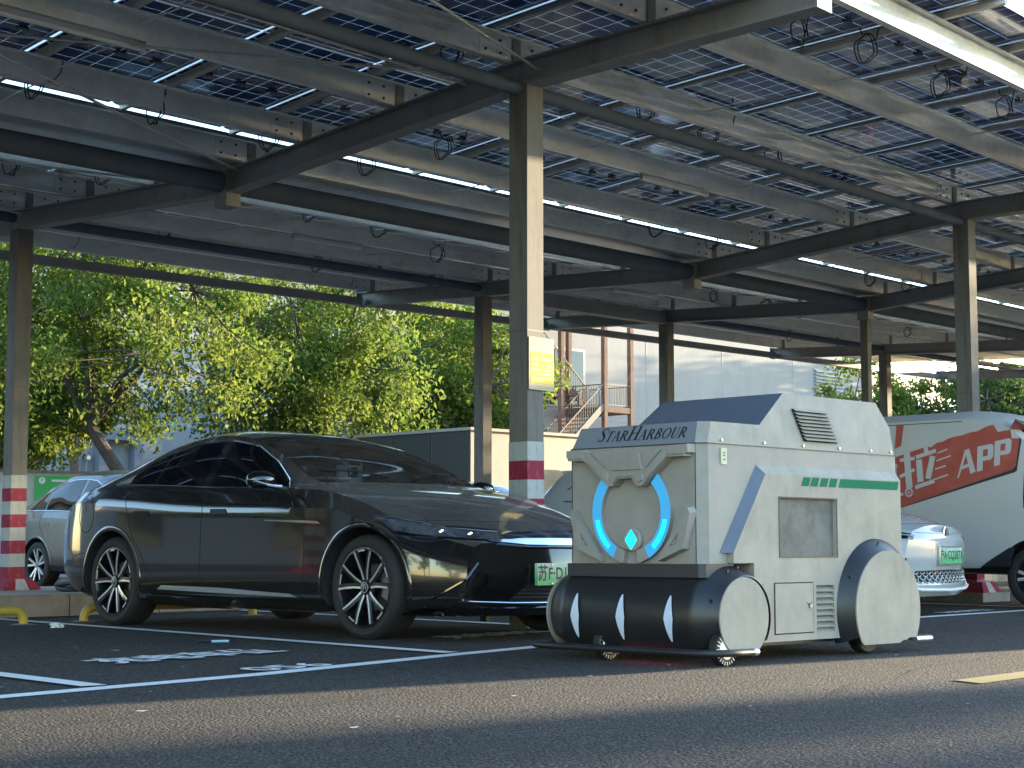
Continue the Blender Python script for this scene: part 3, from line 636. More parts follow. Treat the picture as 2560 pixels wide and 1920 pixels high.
def arc(sg, a0, a1, ro, ri, n=20):
    f = lambda r, a: (RY-sg*r*math.cos(R(a)), RZ+r*math.sin(R(a)))
    return [f(ro, a0+(a1-a0)*k/n) for k in range(n+1)]+[f(ri, a1-(a1-a0)*k/n) for k in range(n+1)]
def arcp(sg, a0, a1, ro, ri, d0, d1, name, m_, mside=None, parent=None, n=20):
    mb = MB(); f = lambda r, a, d: (d, RY-sg*r*math.cos(R(a)), RZ+r*math.sin(R(a))); A = [a0+(a1-a0)*k/n for k in range(n+1)]
    mb.grid([[f(ri, a, d1) for a in A], [f(ro, a, d1) for a in A]]); mb.grid([[f(ro, a, d0) for a in A], [f(ro, a, d1) for a in A]], 1); mb.grid([[f(ri, a, d0) for a in A], [f(ri, a, d1) for a in A]], 1)
    for a in (a0, a1): mb.add([f(ri,a,d0),f(ro,a,d0),f(ro,a,d1),f(ri,a,d1)], [(0,1,2,3)], 1)
    return mb.obj(name, [M[m_], M[mside or m_]], parent or rob)
for sg in (1, -1):
    r_ = arcp(sg, -63, 47, .272, .207, XF-.001, XF-.030, 'ring_light', 'rblue', 'rpaint')
    arcp(sg, -50, -10, .250, .227, XF-.0301, XF-.0315, 'led_strip', 'rled', None, r_)
    arcp(sg, -79, -63.2, .272, .205, XF-.001, XF-.034, 'ring_tip', 'rpaint')
mb = MB(); mb.lathe([(0,-.032),(.056,-.032),(.062,-.026),(.062,.0)], (XF,5.908,.638), (1,0,0), 32); em = mb.obj('emblem_disc', M['rpaint'], rob, True)
face([(5.952,.637),(5.911,.690),(5.871,.637),(5.911,.586)], XF-.0322, XF-.0345, 'diamond', 'rled', em)
face([(5.920,.686),(5.908,.660),(5.916,.637),(5.908,.612),(5.918,.590),(5.921,.590),(5.911,.612),(5.919,.637),(5.911,.660),(5.9235,.684)], XF-.0346, XF-.0352, 'diamond_vein', 'rblue', em)
for sg in (0, 1):
    g = (lambda y: y) if sg == 0 else (lambda y: 2*5.913-y)
    fp = [(g(a), b) for a, b in ((5.506,.807),(5.491,.778),(5.542,.588),(5.714,.521),(5.691,.566))]
    fg = face(fp, XF-.001, XF-.055, 'fang_panel', 'rpaint', bevel=.05)
    wn = [(g(a), b) for a, b in ((5.572,.679),(5.632,.601),(5.589,.614))]
    face(wn, XF-.0545, XF-.0565, 'lamp_lens', 'rglass', fg)
    c = (sum(a for a, b in wn)/3, sum(b for a, b in wn)/3)
    face([(c[0]+(a-c[0])*.45, c[1]-.008+(b-c[1])*.45) for a, b in wn], XF-.0566, XF-.059, 'lamp_spark', 'chrome', fg)
mb = MB()
for a in (5.4985, 6.3615):
    mb = MB(); mb.box((XF-.0015, a-.0025, .513), (XF+.0005, a+.0025, 1.13)); mb.obj('face_edge', M['rdark'], rob)
# skirt under the face
mb = MB(); mb.prism([(6.872,5.475),(6.90,5.447),(7.12,5.440),(7.12,6.42),(6.90,6.413),(6.872,6.385)], lambda a, b, d: (a, b, d), .442, .511); mb.obj('skirt', M['rdark'], rob)
# front roller with tapered ends and pale discs
def roller(xc, zc, r, y0, y1, yd, rd, name):
    mb = MB(); n = 40; a0, a1 = R(-36), R(216)
    prof = [(rd, yd), (rd+.008, yd+.003), (r-.022, y0-.022), (r-.008, y0), (r, y0+.03), (r, y1-.03), (r-.008, y1), (r-.022, y1+.022), (rd+.008, my(yd)-.003), (rd, my(yd))]
    rowsv = [[(xc+rr*math.cos(a0+(a1-a0)*k/n), y, zc+rr*math.sin(a0+(a1-a0)*k/n)) for k in range(n+1)] for rr, y in prof]
    mb.grid(rowsv); mb.add([rw[0] for rw in rowsv]+[rw[-1] for rw in rowsv], [(i, i+1, len(prof)+i+1, len(prof)+i) for i in range(len(prof)-1)])
    return mb.obj(name, M['rblack'], rob, True, angle=28)
def disc(xc, zc, r, y, zb, name, m_, extra=None):
    pts = [(xc+r*math.cos(2*math.pi*k/56), zc+r*math.sin(2*math.pi*k/56)) for k in range(56)]; pts = [(a, max(b, zb)) for a, b in pts]
    if extra: pts = extra(pts)
    q = []
    for p in pts:
        if not q or (abs(p[0]-q[-1][0])+abs(p[1]-q[-1][1])) > 1e-4: q.append(p)
    mb = MB(); mb.prism(q, lambda a, b, d: (a, d, b), y-.007 if y < YC else y-.001, y+.001 if y < YC else y+.007); return mb.obj(name, M[m_], rob)
rl_ = roller(7.09, .242, .285, 5.47, 6.39, 5.336, .205, 'front_roller')
disc(7.06, .240, .205, 5.334, .052, 'roller_disc', 'rside'); disc(7.06, .240, .205, my(5.334), .052, 'roller_disc', 'rside')
def fend(xc, zc, r, yo, yi, rd, yd):
    mb = MB(); n = 40; a0, a1 = R(-27), R(207); g = (lambda y: y) if yi < YC else my
    prof = [(rd, yd), (rd+.006, yd+.004), (r-.012, yo), (r, yo+.03), (r, yi)]
    rv = [[(xc+rr*math.cos(a0+(a1-a0)*k/n), y, zc+rr*math.sin(a0+(a1-a0)*k/n)) for k in range(n+1)] for rr, y in prof]
    mb.grid(rv); return mb
for sg in (0, 1):
    mb = fend(8.41, .25, .405, 5.40, 5.452, .33, 5.336)
    if sg: mb.v = [(x, my(y), z) for x, y, z in mb.v]
    fo = mb.obj('rear_fender', M['rblack'], rob, True, angle=28)
    yd = 5.334 if not sg else my(5.334)
    disc(8.41, .25, .33, yd, .056, 'fender_disc', 'rside', lambda pts: [(a, (b if b > .0561 else (.082 if a > 8.60 else (.070 if a > 8.54 else .056)))) for a, b in pts])
    for a in (48, 95, 150):
        MB().lathe([(0,-.004),(.008,-.004),(.008,.004)], (8.41+.375*math.cos(R(a)), 5.367 if not sg else my(5.367), .25+.375*math.sin(R(a))), (0,1,0), 8).obj('screw', M['ink'], fo, True)
for a in (38, 92, 112, 160):
    MB().lathe([(0,-.004),(.008,-.004),(.008,.004)], (7.09+.252*math.cos(R(a)), 5.385, .242+.252*math.sin(R(a))), (0,1,0), 8).obj('screw', M['ink'], rl_, True)
# pale crescents on the roller
for yc in (6.264, 5.941, 5.614):
    mb = MB(); n = 16; rws = []
    for k in range(n+1):
        t = -1+2*k/n; z = .233+.118*t; e = (1-abs(t))
        e = max(0, e)**.78; yl = yc+.031*e+.004; yr = yc-.024*e-.003
        rws.append([(7.09-math.sqrt(.2895**2-(z-.242)**2)-.003, yy, z) for yy in (yl, (yl+yr)/2, yr)])
    mb.grid(rws); mb.obj('crescent', M['rcres'], rl_, True)
# bumper bars
path = [(7.10,5.285,.066),(6.95,5.262,.069),(6.84,5.262,.070),(6.775,5.29,.070),(6.735,5.36,.070),(6.722,5.60,.070),(6.722,6.20,.070),(6.735,6.45,.070),(6.775,6.54,.070),(6.84,6.585,.070),(6.97,6.59,.070),(7.10,6.57,.068)]
mb = MB(); mb.tube(path, .0185, 14); bp_ = mb.obj('bumper_bar', M['blackp'], rob, True)
mb = MB(); mb.tube([(7.06,5.281,.0665),(7.10,5.285,.066)], .0205, 14); mb.obj('end_cap', M['alu'], bp_, True)
mb = MB(); mb.tube([(8.68,5.33,.070),(8.78,5.322,.070),(8.86,5.34,.070),(8.90,5.40,.070),(8.915,5.60,.070),(8.915,6.26,.070),(8.90,6.46,.07),(8.86,6.52,.07),(8.68,6.53,.07)], .0185, 14); mb.obj('bumper_bar', M['alu'], rob, True)
# small wheels
def caster(x, y, r, w_, name='wheel', sg=-1):
    mb = MB(); mb.lathe([(r*.55,-w_/2),(r-.008,-w_/2),(r,-w_/2+.008),(r,w_/2-.008),(r-.008,w_/2),(r*.55,w_/2)], (x,y,r), (0,1,0), 28); wo = mb.obj(name, M['rubber'], rob, True)
    mb = MB(); mb.lathe([(0,-.004),(r*.62,-.004),(r*.70,.004),(r*.70,.010)], (x,y-w_/2,r), (0,1,0), 28); mb.obj('rim', M['alu'], wo, True)
    for k in range(24):
        a = 2*math.pi*k/24; mb = MB(); mb.beam((x+r*.74*math.cos(a), y-w_/2-.001, r+r*.74*math.sin(a)), (x+r*.97*math.cos(a), y-w_/2-.001, r+r*.97*math.sin(a)), .004, .006, (0,1,0)); 
        if name == 'wheel' and r < .1: mb.obj('tread_lug', M['alu'], wo)
caster(6.92, 5.365, .085, .055); caster(6.90, 6.13, .085, .055); caster(8.36, 5.47, .13, .07); caster(8.36, 6.39, .13, .07)
mb = MB(); mb.box((7.28,5.50,.075),(8.10,6.36,.094)); mb.obj('underbody', M['blackp'], rob)
for y0, y1 in ((5.60,5.70),(5.705,5.83),(5.84,5.98)):
    mb = MB(); mb.box((6.86,y0,.052),(6.872,y1,.058)); mb.obj('red_light', M['red_led'], rob)
# raised serif lettering, drawn stroke by stroke
def ribbons(strokes):
    mb = MB()
    for s in strokes:
        L, Rr = [], []
        for i, (x, y, w_) in enumerate(s):
            a = s[max(i-1,0)]; b = s[min(i+1,len(s)-1)]; d = Vector((b[0]-a[0], b[1]-a[1])); d.normalize()
            L.append((x-d.y*w_/2, y+d.x*w_/2)); Rr.append((x+d.y*w_/2, y-d.x*w_/2))
        n = len(s); mb.add([(p[0], p[1], 0) for p in L+Rr], [(i, i+1, n+i+1, n+i) for i in range(n-1)])
    return mb
def bowl(cx, cy, rx, ry, a0, a1, thick, thin, n=14):
    return [(cx+rx*math.cos(R(a)), cy+ry*math.sin(R(a)), thin+(thick-thin)*abs(math.cos(R(a)))**1.5) for a in [a0+(a1-a0)*k/n for k in range(n+1)]]
K, T_ = .155, .05
def serif(x, y, w_=.30): return [(x-w_/2, y, .045), (x+w_/2, y, .045)]
GL = {
 'T': (.70, [[(.35,.02,K),(.35,.97,K)], [(.02,.965,.07),(.68,.965,.07)], serif(.35,.022), [(.03,.97,.05),(.03,.76,.03)], [(.67,.97,.05),(.67,.76,.03)]]),
 'A': (.80, [[(.10,.02,T_),(.40,.99,T_)], [(.38,.99,K),(.70,.02,K)], [(.21,.34,.05),(.58,.34,.05)], serif(.10,.022,.24), serif(.70,.022,.28)]),
 'R': (.80, [[(.16,.02,K),(.16,.98,K)], bowl(.22,.735,.33,.235,90,-90,K,.06), [(.16,.97,.06),(.22,.97,.06)], [(.16,.50,.06),(.22,.50,.06)], [(.34,.50,K*.9),(.72,.02,K*.95)], serif(.16,.022,.30), serif(.74,.022,.18), serif(.10,.978,.16)]),
 'H': (.88, [[(.17,.02,K),(.17,.98,K)], [(.71,.02,K),(.71,.98,K)], [(.17,.51,.055),(.71,.51,.055)], serif(.17,.022), serif(.71,.022), serif(.17,.978), serif(.71,.978)]),
 'B': (.72, [[(.16,.02,K),(.16,.98,K)], bowl(.24,.755,.27,.215,90,-90,K,.06), bowl(.24,.27,.35,.245,90,-90,K,.06), [(.16,.97,.06),(.24,.97,.06)], [(.16,.525,.06),(.24,.525,.06)], [(.16,.025,.06),(.24,.025,.06)]]),
 'O': (.86, [bowl(.43,.5,.36,.47,0,360,K,.055,28)]),
 'U': (.82, [[(.18,.98,K),(.18,.30,K)], [(.18,.34,K),(.20,.16,.13),(.32,.03,.07),(.46,.02,.06),(.60,.10,.06),(.66,.30,.055),(.66,.98,.055)], serif(.18,.978), serif(.66,.978,.24)]),
 'S': (.60, [[(.53,.80,.03),(.46,.92,.05),(.30,.965,.07),(.15,.88,.11),(.12,.74,K*.9),(.22,.60,K),(.38,.46,K),(.48,.32,K*.95),(.46,.14,.12),(.30,.035,.07),(.14,.07,.05),(.06,.22,.03)], [(.54,.97,.03),(.53,.74,.02)], [(.05,.02,.03),(.06,.26,.02)]]),
}
base = parent_world(rob); x_ = 0; word = 'STARHARBOUR'; sizes = [1.0 if i in (0, 4) else .74 for i in range(11)]
tot = sum(GL[c][0]*s for c, s in zip(word, sizes))+.055*10; scale = .615/tot
for c, s in zip(word, sizes):
    mb = ribbons(GL[c][1]); q = MB()
    def lf(a, b, d):
        b_ = b*scale*s; a_ = (x_+a*s+.24*b*s)*scale
        z = 1.166+b_*.92; xx = 6.885+(z-1.137)*(.053/.113); return (xx-.0022+d, 6.192-a_*1.0, z+.0009)
    q.v = [lf(a, b, 0) for a, b, _ in mb.v]+[lf(a, b, .0018) for a, b, _ in mb.v]; n = len(mb.v)
    q.f = list(mb.f); q.mi = [0]*len(q.f)
    q.obj('letter', M['ink'], rob, recalc=False)
    x_ += GL[c][0]*s+.055
# ================================================================ cars
def pchip_tab(tab): return lambda t: spl(tab, t)
class CarBody:
    """lofted body in car space: t from the nose to the tail, x across (right side negative), z up; S places it in the world"""
    def __init__(s, P):
        s.P = P; s.f = {k: pchip_tab(v) for k, v in P['curves'].items()}; s.L = P['L']
    def lines(s, t):
        f = s.f; w, zb = f['w'](t), f['zb'](t); bz, bi = f['belt'](t), f['bin'](t); xr, zr, zt = f['xr'](t), f['zr'](t), f['zt'](t); ss = f['sill'](t); sh = f['sh'](t)
        return [(0, zb), (w-.16, zb), (w-.035, zb+.05), (w-.004, ss), (w, .5*ss+.5*sh), (w-.006, sh), (w-bi, bz), (w-bi-(w-bi-xr)*.42, bz+(zr-bz)*.52), (xr, zr), (xr*.62, zt-(zt-zr)*.28), (xr*.3, zt-(zt-zr)*.06), (0, zt)]
    SUB = [2, 2, 1, 3, 3, 3, 4, 4, 3, 3, 3]
    def section(s, t):
        c = s.lines(t); out = []; n = len(c)
        sharp = {1, 2, 5, 6, 8}
        for i in range(n-1):
            k = s.SUB[i]
            for j in range(k):
                u = j/k; p0 = c[max(i-1, 0)] if i not in sharp else c[i]; p3 = c[min(i+2, n-1)] if (i+1) not in sharp else c[i+1]
                p1, p2 = c[i], c[i+1]; q = []
                for d in (0, 1):
                    m1 = (p2[d]-p0[d])*.5; m2 = (p3[d]-p1[d])*.5
                    q.append((2*u**3-3*u*u+1)*p1[d]+(u**3-2*u*u+u)*m1+(-2*u**3+3*u*u)*p2[d]+(u**3-u*u)*m2)
                out.append(tuple(q))
        out.append(c[-1]); return out
    def shift(s, t, x, z):
        a = s.f['plan'](t); return a*(abs(x)/.97)**2.3 + s.f['rake'](z)*max(0, 1-t/.5) + s.f['rrake'](z)*max(0, 1-(s.L-t)/.5)
    def rowidx(s):
        r = [0]
        for k in s.SUB: r.append(r[-1]+k)
        return r
    def build(s, world, extra=(), cut=None):
        n = 130; ts = sorted(set([s.L*k/n for k in range(n+1)]+list(extra))); ri = s.rowidx()
        secs = [s.section(t) for t in ts]; m_ = len(secs[0]); full = 2*m_-2
        V = []; 
        for t, sec in zip(ts, secs):
            ring = [(x, z) for x, z in sec]+[(-x, z) for x, z in sec[-2:0:-1]]
            V += [world(x, t+s.shift(t, x, z), z) for x, z in ring]
        F = []; G = []
        for i in range(len(ts)-1):
            tm = (ts[i]+ts[i+1])/2
            for k in range(full):
                f = (i*full+k, i*full+(k+1) % full, (i+1)*full+(k+1) % full, (i+1)*full+k)
                row = k if k < m_-1 else full-1-k
                (G if cut and cut(tm, row, ri) else F).append(f)
        def cap(i, t):
            sec = secs[i]; nx = 10; o = len(V); b = i*full
            for j in range(m_):
                x, z = sec[j]
                for q in range(1, nx): 
                    xx = x*(1-2*q/nx); V.append(world(xx, t+s.shift(t, xx, z), z))
            idx = lambda j, q: b+j if q == 0 else ((b+(full-j) % full) if q == nx else o+j*(nx-1)+q-1)
            for j in range(m_-1):
                for q in range(nx):
                    f = [idx(j,q), idx(j,q+1), idx(j+1,q+1), idx(j+1,q)]; g = []
                    for v in f:
                        if v not in g: g.append(v)
                    if len(g) > 2: F.append(tuple(g))
        cap(0, 0); cap(len(ts)-1, s.L)
        return V, F, G
def boolean_cut(me, cutters):
    """subtract closed cutter meshes, keep the result as a plain mesh"""
    o = bpy.data.objects.new('bool_tmp', me); COL.objects.link(o); tmp = []
    for c in cutters:
        q = bpy.data.objects.new('bool_cut', c); COL.objects.link(q); tmp.append(q)
        md = o.modifiers.new('b', 'BOOLEAN'); md.operation = 'DIFFERENCE'; md.object = q; md.solver = 'EXACT'
    dg = bpy.context.evaluated_depsgraph_get(); r = bpy.data.meshes.new_from_object(o.evaluated_get(dg))
    for q in tmp+[o]: bpy.data.objects.remove(q)
    return r
class Car:
    def __init__(s, P, name, label, cat, origin, heading, group=None):
        """origin: world point under the middle of the nose; heading: angle that turns car +t (rearwards) from world +Y"""
        s.P = P; s.o = Vector(origin); cs, sn = math.cos(heading), math.sin(heading)
        s.W = lambda x, t, z: Vector((s.o.x+x*cs-t*sn, s.o.y+x*sn+t*cs, s.o.z+z)); s.D = lambda x, t, z: Vector((x*cs-t*sn, x*sn+t*cs, z))
        s.root = thing(name, label, cat, s.W(0, P['L']/2, 0), group)
        s.B = CarBody(P)
        cut = P.get('cut'); V, F, G = s.B.build(s.W, P.get('extra', ()), cut)
        tree_v = [Vector(v) for v in V]; s.bvh = BVHTree.FromPolygons(tree_v, F+G)
        mb = MB(); mb.v = [tuple(v) for v in V]; mb.f = list(F+G); mb.mi = [0]*len(F)+[1]*len(G); me = mb.mesh('body', [P['paint'], P['paint']], True, True, None, P.get('angle', 30))
        cyl = []
        for t in P['hubs']:
            for sx in (-1, 1):
                q = MB(); r = P['arch']; n = 48
                q.add([s.W(sx*x, t+r*math.cos(2*math.pi*k/n), P['hz']+r*math.sin(2*math.pi*k/n)) for x in (P['hw']-.36, P['hw']+.25) for k in range(n)], [tuple(range(n)), tuple(range(n, 2*n))[::-1]]+[(k, (k+1) % n, n+(k+1) % n, n+k) for k in range(n)])
                c_ = q.mesh('cutter', [M['dark_in']]); cyl.append(c_)
        me = boolean_cut(me, cyl)
        if len(me.materials) < 3:
            pass
        # drop the windscreen faces again (they carry slot 1), move to local space
        bm = bmesh.new(); bm.from_mesh(me)
        dead = [f for f in bm.faces if f.material_index == 1]
        s.glass_faces = None
        if dead and P.get('cut'): bmesh.ops.delete(bm, geom=dead, context='FACES')
        base = parent_world(s.root)
        for v in bm.verts: v.co -= base
        bm.to_mesh(me); bm.free(); me.name = 'body'
        me.materials.clear(); me.materials.append(P['paint']); me.materials.append(P['paint']); me.materials.append(M['dark_in'])
        hb = [s.W(sx*(P['hw']), t, P['hz'])-base for t in P['hubs'] for sx in (-1, 1)]
        ax = s.D(1, 0, 0)
        for p in me.polygons:
            for h in hb:
                d = p.center-h; lat = abs(d.dot(ax)); rad = math.sqrt(max(0, d.length_squared-d.dot(ax)**2))
                if rad < P['arch']+.004 and lat < .40 and (abs(p.normal.dot(ax)) > .95 and lat > .30 or rad > P['arch']-.02 and abs(p.normal.dot(ax)) < .25): p.material_index = 2
        me.polygons.foreach_set('use_smooth', [True]*len(me.polygons))
        try: me.set_sharp_from_angle(angle=R(P.get('angle', 30)))
        except Exception: pass
        s.body = bpy.data.objects.new('body', me); COL.objects.link(s.body); s.body.parent = s.root
        if G: # glass shell from the same surface
            mb = MB(); used = {}; 
            for f in G:
                g = []
                for v in f:
                    if v not in used: used[v] = len(mb.v); mb.v.append(tuple(V[v]))
                    g.append(used[v])
                mb.f.append(tuple(g)); mb.mi.append(0)
            s.glass = mb.obj('windscreen', M['windscreen'], s.root, True)
    # surface lookups
    def side(s, t, z, sx=-1, off=.003):
        a = s.W(sx*2, t, z); h, n, i, d = s.bvh.ray_cast(a, s.D(-sx, 0, 0))
        if h is None: return s.W(sx*s.P['hw'], t, z)
        if n.dot(s.D(sx,0,0)) < 0: n = -n
        return h+n*off
    def front(s, x, z, off=.003, rear=False):
        L = s.P['L']; a = s.W(x, L+2 if rear else -2, z); d = s.D(0, -1 if rear else 1, 0); h, n, i, dd = s.bvh.ray_cast(a, d)
        if h is None: return s.W(x, .3, z)
        if n.dot(d) > 0: n = -n
        return h+n*off
    def patch(s, low, up, name, m_, fn, n=14, nz=6, parent=None, smooth=True):
        """surface strip between two chains of (a,b)"""
        def at(ch, u):
            L = [0]
            for p, q in zip(ch, ch[1:]): L.append(L[-1]+math.hypot(q[0]-p[0], q[1]-p[1]))
            d = u*L[-1]
            for i in range(len(ch)-1):
                if d <= L[i+1] or i == len(ch)-2:
                    k = (d-L[i])/max(1e-9, L[i+1]-L[i]); return (ch[i][0]+(ch[i+1][0]-ch[i][0])*k, ch[i][1]+(ch[i+1][1]-ch[i][1])*k)
        rows_ = []
        for i in range(n+1):
            a, b = at(low, i/n), at(up, i/n); rows_.append([fn(a[0]+(b[0]-a[0])*k/nz, a[1]+(b[1]-a[1])*k/nz) for k in range(nz+1)])
        mb = MB(); mb.grid(rows_); return mb.obj(name, m_ if not isinstance(m_, str) else M[m_], parent or s.root, smooth)
    def strip(s, pts, w_, name, m_, fn, r=None, parent=None, closed=False, dense=8):
        q = []
        for (a, b), (c, d) in zip(pts, pts[1:]):
            for k in range(dense): q.append((a+(c-a)*k/dense, b+(d-b)*k/dense))
        q.append(pts[-1]); mb = MB(); mb.tube([fn(a, b) for a, b in q], w_, 6); return mb.obj(name, M[m_], parent or s.root, True)
    def wheel(s, t, sx, style='spoke'):
        P = s.P; r, rr, wd = P['tyre_r'], P['rim_r'], .235; ax = s.D(sx, 0, 0); c = s.W(sx*P['wheel_x'], t, P['hz']); tv = s.D(0, 1, 0); up = Vector((0,0,1))
        def pt(a, rad, o): return c + (tv*math.cos(a)+up*math.sin(a))*rad + ax*o
        mb = MB(); prof = [(rr-.005,-wd+.02),(rr+.03,-wd),(r-.03,-wd),(r-.008,-wd+.02),(r,-wd+.05),(r,-.045),(r-.008,-.018),(r-.025,-.004),(rr+.045,.004),(rr+.012,.0),(rr,-.012)]
        n = 48; mb.grid([[pt(2*math.pi*k/n, p, o) for k in range(n+1)] for p, o in prof]); wh = mb.obj('wheel', M['tyre'], s.root, True)
        mb = MB(); prof = [(rr+.002,-.006),(rr-.012,-.004),(rr-.020,-.02),(rr-.03,-.10),(rr-.04,-.19)]
        mb.grid([[pt(2*math.pi*k/n, p, o) for k in range(n+1)] for p, o in prof]); mb.add([pt(2*math.pi*k/n, rr-.04, -.185) for k in range(n)], [tuple(range(n))]); mb.obj('rim', M['rimblack'], wh, True)
        mb = MB(); mb.grid([[pt(2*math.pi*k/n, p, o) for k in range(n+1)] for p, o in ((.15,-.12),(.15,-.11),(.055,-.11))]); mb.obj('brake_disc', M['brake'], wh, True)
        mb = MB(); 
        for k in range(7): pass
        mb.grid([[pt(R(150+k*9), p, o) for k in range(8)] for p, o in ((.165,-.13),(.165,-.085),(.10,-.085))]); mb.obj('brake_caliper', M['caliper'], wh)
        mb = MB(); mb.grid([[pt(2*math.pi*k/n, p, o) for k in range(n+1)] for p, o in ((.066,-.09),(.066,-.035),(.055,-.025),(.0,-.022))]); mb.obj('hub', M['rimblack'], wh, True)
        ph = P.get('phase', .3)*(1 if sx < 0 else -1)
        if style == 'spoke':
            for k in range(5):
                a = ph+2*math.pi*k/5
                for e in (-1, 1):
                    ai, ao = a+e*.16, a+e*.30
                    path = [pt(ai, .055, -.035), pt(a+e*.20, .11, -.026), pt(a+e*.26, .18, -.016), pt(ao, rr-.016, -.010)]
                    for nm, mt, w_, dz in (('spoke', 'rimblack', .036, 0), ('spoke_face', 'rimsilver', .013, .0125)):
                        q = MB(); sh_ = .010*e if nm == 'spoke_face' else 0
                        for p0, p1 in zip(path, path[1:]):
                            tng = (p1-p0).normalized(); sd = tng.cross(ax)
                            q.beam(p0+ax*dz+sd*sh_-tng*.002, p1+ax*dz+sd*sh_+tng*.002, w_, .022 if nm == 'spoke' else .004, ax)
                        q.obj(nm, M[mt], wh)
                q = MB(); A = [a+.30+.62*.0+(2*math.pi/5-.60)*j/8 for j in range(9)] if k % 1 == 0 else []
                A = [a-.30+.36*j/6 for j in range(7)]
                q.grid([[pt(b, rr-.012, -.006) for b in A], [pt(b, rr-.026, -.006) for b in A]]); q.obj('rim_edge', M['rimsilver'], wh)
            for k in range(5):
                a = ph+.3+2*math.pi*k/5; q = MB(); q.grid([[pt(2*math.pi*j/8, 0, 0)*0+pt(a, .045, -.021)+(tv*math.cos(2*math.pi*j/8)+up*math.sin(2*math.pi*j/8))*.010 for j in range(9)], [pt(a, .045, -.019)]*9]); q.obj('wheel_bolt', M['blackp'], wh)
        else:
            for k in range(5):
                a = ph+2*math.pi*k/5
                for e in (-1, 1):
                    q = MB(); q.beam(pt(a+e*.10, .04, -.03), pt(a+e*.22, rr-.012, -.012), .030, .02, ax); q.obj('spoke', M['rimsilver'], wh)
        q = MB(); q.grid([[pt(2*math.pi*k/24, p, o) for k in range(25)] for p, o in ((.040,-.024),(.040,-.016),(.034,-.012),(0,-.0115))]); hc = q.obj('hub_cap', M['rimblack'], wh, True)
        q = MB(); q.grid([[pt(2*math.pi*k/24, p, -.011) for k in range(25)] for p in (.036,.031)]); q.obj('cap_ring', M['rimsilver'], hc)
        for seg in (((-.018,-.014),(.014,.018)), ((-.006,.02),(.012,-.018)), ((-.016,.004),(.016,-.002))):
            q = MB(); q.beam(c+tv*seg[0][0]+up*seg[0][1]-ax*.0105, c+tv*seg[1][0]+up*seg[1][1]-ax*.0105, .005, .001, ax); q.obj('cap_mark', M['rimsilver'], hc)
        return wh
    def arch_trim(s, t, sx, r, name='arch_lip', a0=-14, a1=194, wd=.012, m_=None):
        P = s.P; mb = MB(); rws = []
        for k in range(41):
            a = R(a0+(a1-a0)*k/40); rw = []
            for rad, o in ((r-.003, .002), (r+.010, .006), (r+.030, .0045), (r+.036, .001)): rw.append(s.side(t+rad*math.cos(a), P['hz']+rad*math.sin(a), sx, o))
            rws.append(rw)
        mb.grid(rws); return mb.obj(name, m_ or P['paint'], s.root, True)
    def plate(s, x, z, w_, h, text, tilt=0, frame=None, sz=.095):
        c = s.front(x, z, .012); X = s.D(-1, 0, 0)*-1; Yv = s.D(0, -1, 0)
        fn = lambda a, b, d: c+s.D(a, 0, 0)+Vector((0,0,b))+Yv*d
        pl = MB(); pl.prism([(-w_/2,-h/2),(w_/2,-h/2),(w_/2,h/2),(-w_/2,h/2)], fn, -.02, .004); po = pl.obj('licence_plate', M['platepaint'], s.root)
        if frame: 
            q = MB()
            for lo, hi in (((-w_/2-.014,-h/2-.014),(w_/2+.014,-h/2)), ((-w_/2-.014,h/2),(w_/2+.014,h/2+.014)), ((-w_/2-.014,-h/2),(-w_/2,h/2)), ((w_/2,-h/2),(w_/2+.014,h/2))): q.prism([(lo[0],lo[1]),(hi[0],lo[1]),(hi[0],hi[1]),(lo[0],hi[1])], fn, -.02, .010)
            q.obj('plate_frame', M[frame], po)
        text_at('characters', text, sz, M['ink'], lambda a, b, d: fn(a, b*1.12, .0048), po, sx=1., bold=.002)
        for a in (-w_*.22, w_*.22):
            for b in (-h*.42, h*.42):
                q = MB(); q.lathe([(0,.006),(.006,.006),(.008,.0)], fn(a, b, .0042), tuple(Yv), 8); q.obj('plate_screw', M['alu'], po)
        return po
M['tyre'] = mat('tyre_rubber', (.018,.017,.017), .75, bump=(90, .15, .004)); M['rimblack'] = mat('rim_black', (.010,.010,.011), .28, coat=.5); M['rimsilver'] = mat('rim_silver', (.72,.73,.74), .28, .7)
M['brake'] = mat('brake_steel', (.16,.155,.15), .4, .8); M['caliper'] = mat('caliper_grey', (.24,.24,.25), .5, .3)
def plate_mat():
    Mx = mat('green_plate', (.1,.5,.2), .35); n, b = nodes_of(Mx); tc = n.nodes.new('ShaderNodeTexCoord'); sx = n.nodes.new('ShaderNodeSeparateXYZ'); n.links.new(tc.outputs['Generated'], sx.inputs[0])
    r = n.nodes.new('ShaderNodeValToRGB'); r.color_ramp.elements[0].position = .25; r.color_ramp.elements[0].color = (.06,.42,.14,1); r.color_ramp.elements[1].position = 1; r.color_ramp.elements[1].color = (.50,.66,.54,1)
    n.links.new(sx.outputs['Z'], r.inputs['Fac']); n.links.new(r.outputs['Color'], b.inputs['Base Color']); return Mx
M['platepaint'] = plate_mat()
M['lamp_clear'] = mat('headlamp_glass', (.30,.32,.36), .16, .7, coat=1, var=((.10,.11,.13), 9, .42, .6)); M['piano'] = mat('piano_black', (.006,.006,.007), .06, coat=1)
